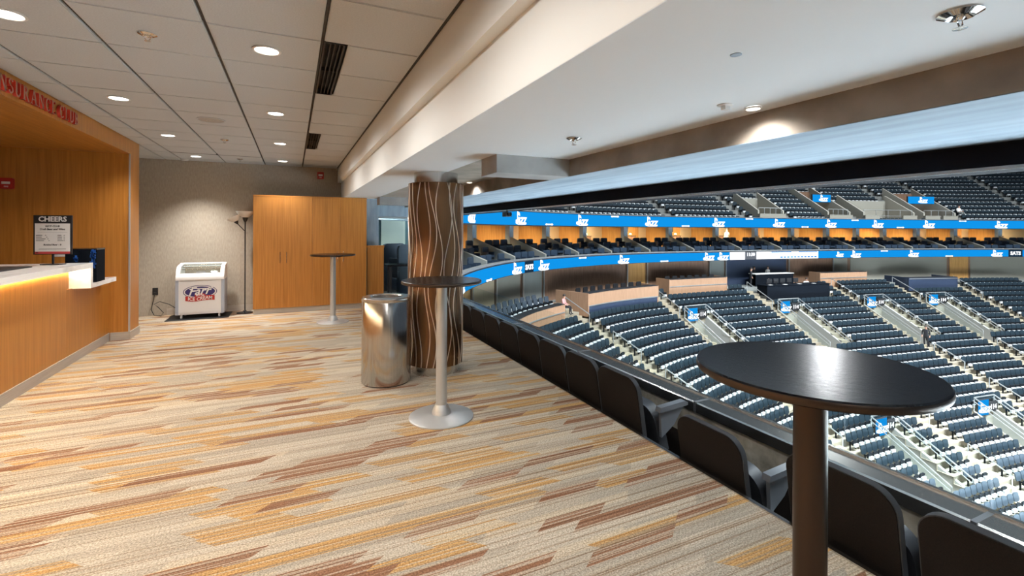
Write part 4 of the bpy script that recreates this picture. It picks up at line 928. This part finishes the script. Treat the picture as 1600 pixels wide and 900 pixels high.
# vomitory openings
sg_ = MB().box(-.40, .40, -.03, .03, -.40, .40)
for i, (a, c, r0, r1) in enumerate(VOM):
    w = c - a; mid = (a + c) / 2; zt = row_z(r0 - 1); o0 = row_off(r0) - .36; o1 = row_off(r1) + .26; L_ = o1 - o0; zb = row_z(r1 + 1)
    t = struct(link('wall_tunnel', None, None, R3(mid, o0, 0), rz_of(mid)), f'concrete tunnel opening in the lower bowl, {ORD[i]} from the left')
    # local: x along the row, -y towards the court
    MB().box(-w / 2, w / 2, 0.0, .12, zb - 2.2, zt + .05).build('back_wall', M['beige'], t)
    for s_ in (-1, 1):
        x0 = s_ * w / 2
        wl = MB(); wl.prism([(0, zb - 2.2), (0, zt + .06), (L_, zb + .12), (L_, zb - 2.2)], x0 - .07, x0 + .07, 0, Matrix(((0, 0, 1, 0), (-1, 0, 0, 0), (0, 1, 0, 0), (0, 0, 0, 1)))); wl.build('side_wall', M['palewall'] if s_ > 0 else M['beige'], t)
    MB().box(-w / 2, w / 2, -L_, 0, zb - .55, zb - .5).build('tunnel_floor', M['bowl'], t)
    g_ = thing('tunnel_guard', f'glass and rail guard round the lower bowl tunnel, {ORD[i]} from the left', 'guard rail', R3(mid, o0, 0), rz_of(mid), 'tunnel guards')
    for s_ in (-1, 1):
        x0 = s_ * w / 2
        MB().tube([(x0, 0, zt + .76), (x0, -L_, zb + .76), (x0, -L_, zb + .1)], .032, 6).build('side_rail', M['rail'], g_)
        MB().tube([(x0 - .10, 0, zt + .62), (x0 - .10, -L_, zb + .62)], .022, 6).build('grab_rail', M['rail'], g_)
        pn = MB(); pn.prism([(.05, zt + .1), (.05, zt + .68), (L_ - .05, zb + .68), (L_ - .05, zb + .16)], x0 - .008, x0 + .008, 0, Matrix(((0, 0, 1, 0), (-1, 0, 0, 0), (0, 1, 0, 0), (0, 0, 0, 1)))); pn.build('glass_pane', M['glass'], g_)
        MB().tube([(x0, 0, zt), (x0, 0, zt + .76)], .026, 6).build('post', M['rail'], g_)
    MB().tube([(-w / 2, 0, zt + .76), (w / 2, 0, zt + .76)], .032, 6).build('back_rail', M['rail'], g_)
    MB().box(-w / 2 + .04, w / 2 - .04, -.008, .008, zt + .1, zt + .70).build('glass_pane', M['glass'], g_)
    sg = thing('tunnel_screen', f'small blue screen with white logo on the lower bowl tunnel, {ORD[i]} from the left', 'led screen', R3(mid - w / 2 + .50, o0 + .10, zt + .22), rz_of(mid), 'tunnel screens')
    MB().box(-.43, .43, -.02, .05, -.43, .43).build('casing', M['black'], sg); MB().box(-.40, .40, -.04, -.02, -.40, .40).build('screen', M['led_blue'], sg); o = link('logo', LOGO, sg, (0, -.042, -.02))
    nb = thing('section_sign', f'small dark section number plate beside the tunnel screen, {ORD[i]} from the left', 'sign', R3(mid + .55, o0 + .10, zt + .20), rz_of(mid), 'section signs')
    MB().box(-.36, .36, -.02, .05, -.26, .26).build('plate', M['black'], nb); v, f = TX['n114']; MB().add([(p[0], -.022 - p[2], p[1] - .11) for p in v], f).build('lettering', M['led_white'], nb)

# loge boxes, press stand, parapets on the top rows
def loge(s0, s1, o1, ztop, zmid, zbot, label, front='palewood', low='navywall'):
    mid = (s0 + s1) / 2; t = thing('loge_box', label, 'loge box', R3(mid, 0, 0), 0); lx, ly, _ = t.location
    def loc(b): b.v = [(x - lx, y - ly, z) for x, y, z in b.v]; return b
    loc(sweep(MB(), [(o1 - .08, zmid), (o1 - .08, ztop), (o1, ztop), (o1, zmid)], s0, s1, .8)).build('front_panel', M[front], t)
    loc(sweep(MB(), [(o1 - .10, zbot), (o1 - .10, zmid), (o1 - .01, zmid), (o1 - .01, zbot)], s0, s1, .8)).build('lower_panel', M[low], t)
    loc(sweep(MB(), [(o1 - .10, zmid - .03), (o1 - .10, zmid + .03), (o1 + .02, zmid + .03), (o1 + .02, zmid - .03)], s0, s1, .8)).build('metal_band', M['rail'], t)
    loc(sweep(MB(), [(o1 - .45, ztop - .03), (o1 - .45, ztop + .01), (o1 + .01, ztop + .01), (o1 + .01, ztop - .03)], s0, s1, .8)).build('drink_rail', M['black'], t)
    for s_ in (s0, s1): loc(MB().box(-.05, .05, -o1, 1.0 - o1 * 0, zbot, ztop, 0, RM(s_, 0))).build('end_panel', M[front], t)
    loc(sweep(MB(), [(-.1, zbot), (-.1, zbot + .45), (o1 - .1, zbot + .45), (o1 - .1, zbot)], s0, s1, .8)).build('deck', M['grey'], t)
    return t
loge(39.5, 46.2, 1.25, -2.02, -2.72, -3.3, 'wood fronted loge box with navy base above curved seat rows')
loge(48.3, 53.4, .25, -1.85, -2.35, -3.0, 'narrow wood fronted loge box below the middle of the lower ribbon', low='palewood')
loge(62.6, 67.2, .0, -1.80, -2.25, -3.0, 'narrow brown loge box right of the press stand', low='palewood')
loge(70.2, 74.8, 1.0, -2.25, -2.35, -3.3, 'dark parapet with drink rail at the right below the ribbon', front='navywall')
loge(31.8, 37.6, .95, -2.42, -2.85, -3.2, 'curved wood fronted box at the far left end of the bowl', low='palewood')
for row, (off, z) in enumerate([(.25, -2.745), (-.55, -2.74)]):
    for k in range(11):
        s = 31.9 + .53 * k; o = link('box_chair', SEAT_PALE, None, R3(s, off, z), rz_of(s)); tag(o, f'pale blue grey chair, {["front", "back"][row]} row of the far left wood fronted box, {ORD[k]} along', 'chair', 'chairs of the far left box')
random.seed(5)
ch_b = MB(); ch_b.prism(rrect(.42, .35, .08, 2, (0, 1, 1, 0), 0, .62), 0, .05, 0, Matrix.Rotation(PI / 2, 4, 'X')); ch_b.box(-.21, .21, -.40, .0, .42, .46); ch_b.box(-.02, .02, -.22, -.18, .04, .42); ch_b.box(-.2, .2, -.25, -.15, 0, .04)
CHM = ch_b.mesh('loge_chair', M['black'])
for k in range(9):
    s = 40.0 + .70 * k; o = link('loge_chair', CHM, None, R3(s, .15, -2.85), rz_of(s)); o.scale = (1, 1, 1.25); tag(o, f'black swivel chair behind the navy based loge box, {ORD[k]} from the left', 'chair', 'chairs of the navy based loge box')
for k in range(7):
    s = 48.8 + .66 * k; o = link('loge_chair', CHM, None, R3(s, -.55, -2.75), rz_of(s)); o.scale = (1, 1, 1.3); tag(o, f'black swivel chair behind the narrow middle loge box, {ORD[k]} from the left', 'chair', 'chairs of the middle loge box')
# press stand
PR = thing('press_table', 'black skirted press table in front of the lower bowl concourse', 'press table', R3(58.9, 1.0, -3.5), rz_of(58.9))
MB().box(-2.9, 2.9, -.40, -.36, 0.05, 1.02).build('front_skirt', M['drape'], PR); 
for x in (-2.9, 2.86): MB().box(x, x + .04, -.36, .5, .05, 1.02).build('side_skirt', M['drape'], PR)
MB().box(-2.95, 2.95, -.44, .5, 1.02, 1.06).build('tabletop', M['drape'], PR)
MB().box(-2.9, 2.9, -.36, 1.5, -.02, .30).build('deck', M['grey'], PR)
PR2 = thing('press_table', 'raised black press desk behind the skirted press table', 'press table', R3(58.4, -.75, -2.75), rz_of(58.4))
MB().box(-1.6, 2.0, -.30, -.26, 0, .90).build('front_skirt', M['drape'], PR2); MB().box(-1.65, 2.05, -.34, .35,   .90, .94).build('tabletop', M['plastic_w'], PR2); MB().box(-1.6, 2.0, .30, .34, 0, .90).build('back_panel', M['drape'], PR2)
def monitor(s, off, z, label):
    t = thing('monitor', label, 'monitor', R3(s, off, z), rz_of(s), 'press monitors'); MB().box(-.22, .22, -.02, .02, .10, .40).build('panel', M['black'], t); MB().box(-.03, .03, -.02, .02, .0, .10).build('neck', M['black'], t); MB().box(-.1, .1, -.07, .07, 0, .01).build('foot', M['black'], t)
for k in range(5): monitor(56.7 + .62 * k, .85, -2.44, f'small black monitor on the skirted press table, {ORD[k]} from the left')
for k in range(4):
    o = MB().box(-.14, .14, -.10, .10, 0, .012).build('paper_sheet', M['paper'], None, False, R3(56.5 + 1.35 * k, 1.15, -2.44), rz_of(58)); tag(o, f'white paper on the skirted press table, {ORD[k]} from the left', 'paper', 'papers on the press table')
# people
person('man in black shirt standing at the left of the press stand, reaching towards the table', 'stand', R3(56.3, -.4, -2.75), rz_of(56) + .9, 'blackcloth', 'blackcloth', scale=.82)
person('person in dark clothes standing behind the raised press desk', 'stand', R3(57.5, -1.3, -2.75), rz_of(57), 'blackcloth', 'blackcloth', scale=.82)
person('person in pale top behind the raised press desk', 'stand', R3(58.8, -1.3, -2.75), rz_of(58), 'whitecloth', 'blackcloth', scale=.82)
person('bald person seated behind the skirted press table on the left', 'sit', R3(57.4, .15, -3.22), rz_of(57), 'blackcloth', 'blackcloth', hair='skin', scale=.82)
person('person in white shirt leaning over the right end of the press table', 'sit', R3(61.0, .15, -3.22), rz_of(61) - .4, 'whitecloth', 'blackcloth', scale=.82)
person('person in pink shirt seated at the top of the left stairs', 'sit', R3(38.35, .42, -3.12), rz_of(38.4) + .3, 'pink', 'blackcloth', scale=.82)
person('man in black suit walking beside the third tunnel in the lower bowl', 'stand', R3(63.75, row_off(10) - .05, row_z(10)), rz_of(63.5) - 1.2, 'blackcloth', 'blackcloth', scale=.80)
person('person in white shirt seated alone in the upper bowl', 'sit', R3(78.4, up_off(2) + .0, up_z(2)), rz_of(78.4), 'whitecloth', 'grey', scale=.82)
person('person in white shirt standing inside a far suite', 'stand', R3(57.9, -4.6, 0.0), rz_of(58) + PI, 'whitecloth', 'blackcloth', scale=.9)

# upper bowl openings
for i, (a, c, r0, r1) in enumerate(UVOM):
    w = c - a; mid = (a + c) / 2; o0 = up_off(r0) + .36; o1 = up_off(r1) - .28; L_ = o0 - o1; zt = up_z(r1 + 1); zb = up_z(r0)
    t = struct(link('wall_portal', None, None, R3(mid, o0, 0), rz_of(mid)), f'concrete portal in the upper bowl, {ORD[i]} from the left')
    MB().box(-w / 2, w / 2, L_ - .1, L_ + .1, zb, zt + .25).build('back_wall', M['beige'] if i in (0, 2) else M['brownwall'], t)
    for s_ in (-1, 1):
        x0 = s_ * w / 2; wl = MB(); wl.prism([(0, zb), (0, zb + .75), (L_, zt + .75), (L_, zb)], x0 - .07, x0 + .07, 0, Matrix(((0, 0, 1, 0), (1, 0, 0, 0), (0, 1, 0, 0), (0, 0, 0, 1)))); wl.build('side_wall', M['beige'], t)
    MB().box(-w / 2, w / 2, 0, L_, zb - .05, zb).build('portal_floor', M['bowl'], t)
    g_ = thing('portal_rail', f'metal rail across the front of the upper bowl portal, {ORD[i]} from the left', 'railing', R3(mid, o0, 0), rz_of(mid), 'portal rails')
    for z in (.45, .95): MB().tube([(-w / 2 + .1, .1, zb + z), (w / 2 - .1, .1, zb + z)], .025, 6).build('bar', M['rail'], g_)
    for k in range(5): x = -w / 2 + .1 + (w - .2) * k / 4; MB().tube([(x, .1, zb), (x, .1, zb + .95)], .02, 6).build('post', M['rail'], g_)
    for s_ in (-1, 1):
        p_ = MB().box(-.7, .7, -.08, .08, 0, .55).mesh('p', M['beige'])
        q = thing('parapet_block', f'beige low parapet at the {"left" if s_ < 0 else "right"} of the {ORD[i]} upper bowl portal from the left', 'parapet', R3(mid + s_ * (w / 2 - .65), up_off(1) + .47, up_z(1) - .1), rz_of(mid), 'upper bowl parapets')
        link('block', p_, q); MB().box(-.72, .72, -.10, .10, .55, .60).build('coping', M['beige'], q)
    if i in (1, 3):
        sg = thing('portal_screen', f'blue screen with logo above the {["", "left", "", "right"][i]} upper bowl portal', 'led screen', R3(mid, o0 - 1.6, zt - .75), rz_of(mid), 'portal screens')
        ws = w * .44; MB().box(-ws, ws, 0, .12, -.06, .62).build('casing', M['black'], sg); MB().box(-ws + .03, ws - .03, -.02, 0, -.03, .59).build('screen', M['led_blue'], sg); link('logo', LOGO, sg, (.1, -.022, .28))

# ================================================================== neighbouring suite beyond the end of the club
struct(MB().box(1.25, 1.50, 9.30, 9.72, 0, 2.6).build('wall_pier', M['concrete_blue_light']), 'grey concrete pier beside the cabinet')
struct(MB().box(1.50, 3.1, 9.55, 9.75, 1.70, SZ + .2).build('beam_far', M['concrete_blue_light']), 'concrete beam over the glass partition')
struct(MB().box(-1.0, 3.3, 12.9, 13.0, -.7, 2.6).build('wall_far_suite', pbr('dark teal wall', (0.03, 0.075, 0.085), 0.6)), 'dark teal wall of the neighbouring suite')
MB().box(2.14, 2.78, 12.86, 12.90, .60, 1.80).build('wall_panel', pbr('pale suite wall panel', (.72, .76, .66), .6), bpy.data.objects['wall_far_suite'])
struct(MB().box(1.26, EDGE, YB + .1, 12.9, -.12, 0).build('floor_far_suite', M['grey']), 'dark floor of the neighbouring suite')
gp = thing('glass_partition', 'clear glass partition beyond the column at the end of the club', 'glass partition', (1.50, 9.65, 0))
for x in (0, .55, 1.1): MB().box(x + .01, x + .54, -.006, .006, .02, 1.70).build('glass_pane', M['glass'], gp)
MB().box(0, 1.65, -.02, .02, 0, .02).build('floor_channel', M['steel_r'], gp); MB().box(0, 1.65, -.02, .02, 1.66, 1.70).build('head_channel', M['rail'], gp)
lw = thing('low_partition', 'low wood partition standing between the cabinet and the glass', 'partition', (1.27, 9.14, 0))
MB().box(0, .30, 0, .05, 0, 1.10).build('panel', M['wood'], lw); MB().box(-.01, .31, -.01, .06, 1.10, 1.14).build('capping', M['wood_h'], lw)
dt = thing('drink_table', 'dark high table beyond the cabinet in front of the glass partition', 'table', (1.62, 9.2, 0))
MB().box(0, .75, -.18, .18, .74, .78).build('tabletop', M['blackgloss'], dt)
for x in (.05, .66):
    for y in (-.14, .10): MB().box(x, x + .04, y, y + .04, 0, .74).build('leg', M['black'], dt)
for k, (x, y) in enumerate([(1.50, 11.2), (2.15, 11.3), (1.70, 12.1), (2.35, 10.6)]):
    o = link('lounge_chair', SUITE_SEAT, None, (x, y, 0), PI + .3); o.scale = (1, 1, 1.25); tag(o, f'dark chair in the neighbouring suite behind the glass, {ORD[k]} from the left', 'chair', 'seats behind the glass partition')
area_light('neighbour_suite_light', (1.9, 11.6, 2.0), (1.9, 12.6, .5), .6, 40, (.9, 1.0, .92))
cm = thing('ptz_camera', 'small black camera mount hanging from the black valance', 'camera', (3.05, 6.75, 1.75))
MB().box(-.05, .05, -.07, .07, -.10, -.03).build('body', M['black'], cm); MB().box(-.012, .012, -.012, .012, -.03, .0).build('bracket', M['black'], cm); MB().lathe([(.03, 0), (.03, .05)], 12, 0, Matrix.Translation((0, -.07, -.065)) @ Matrix.Rotation(PI / 2, 4, 'X')).build('lens', M['blackgloss'], cm)
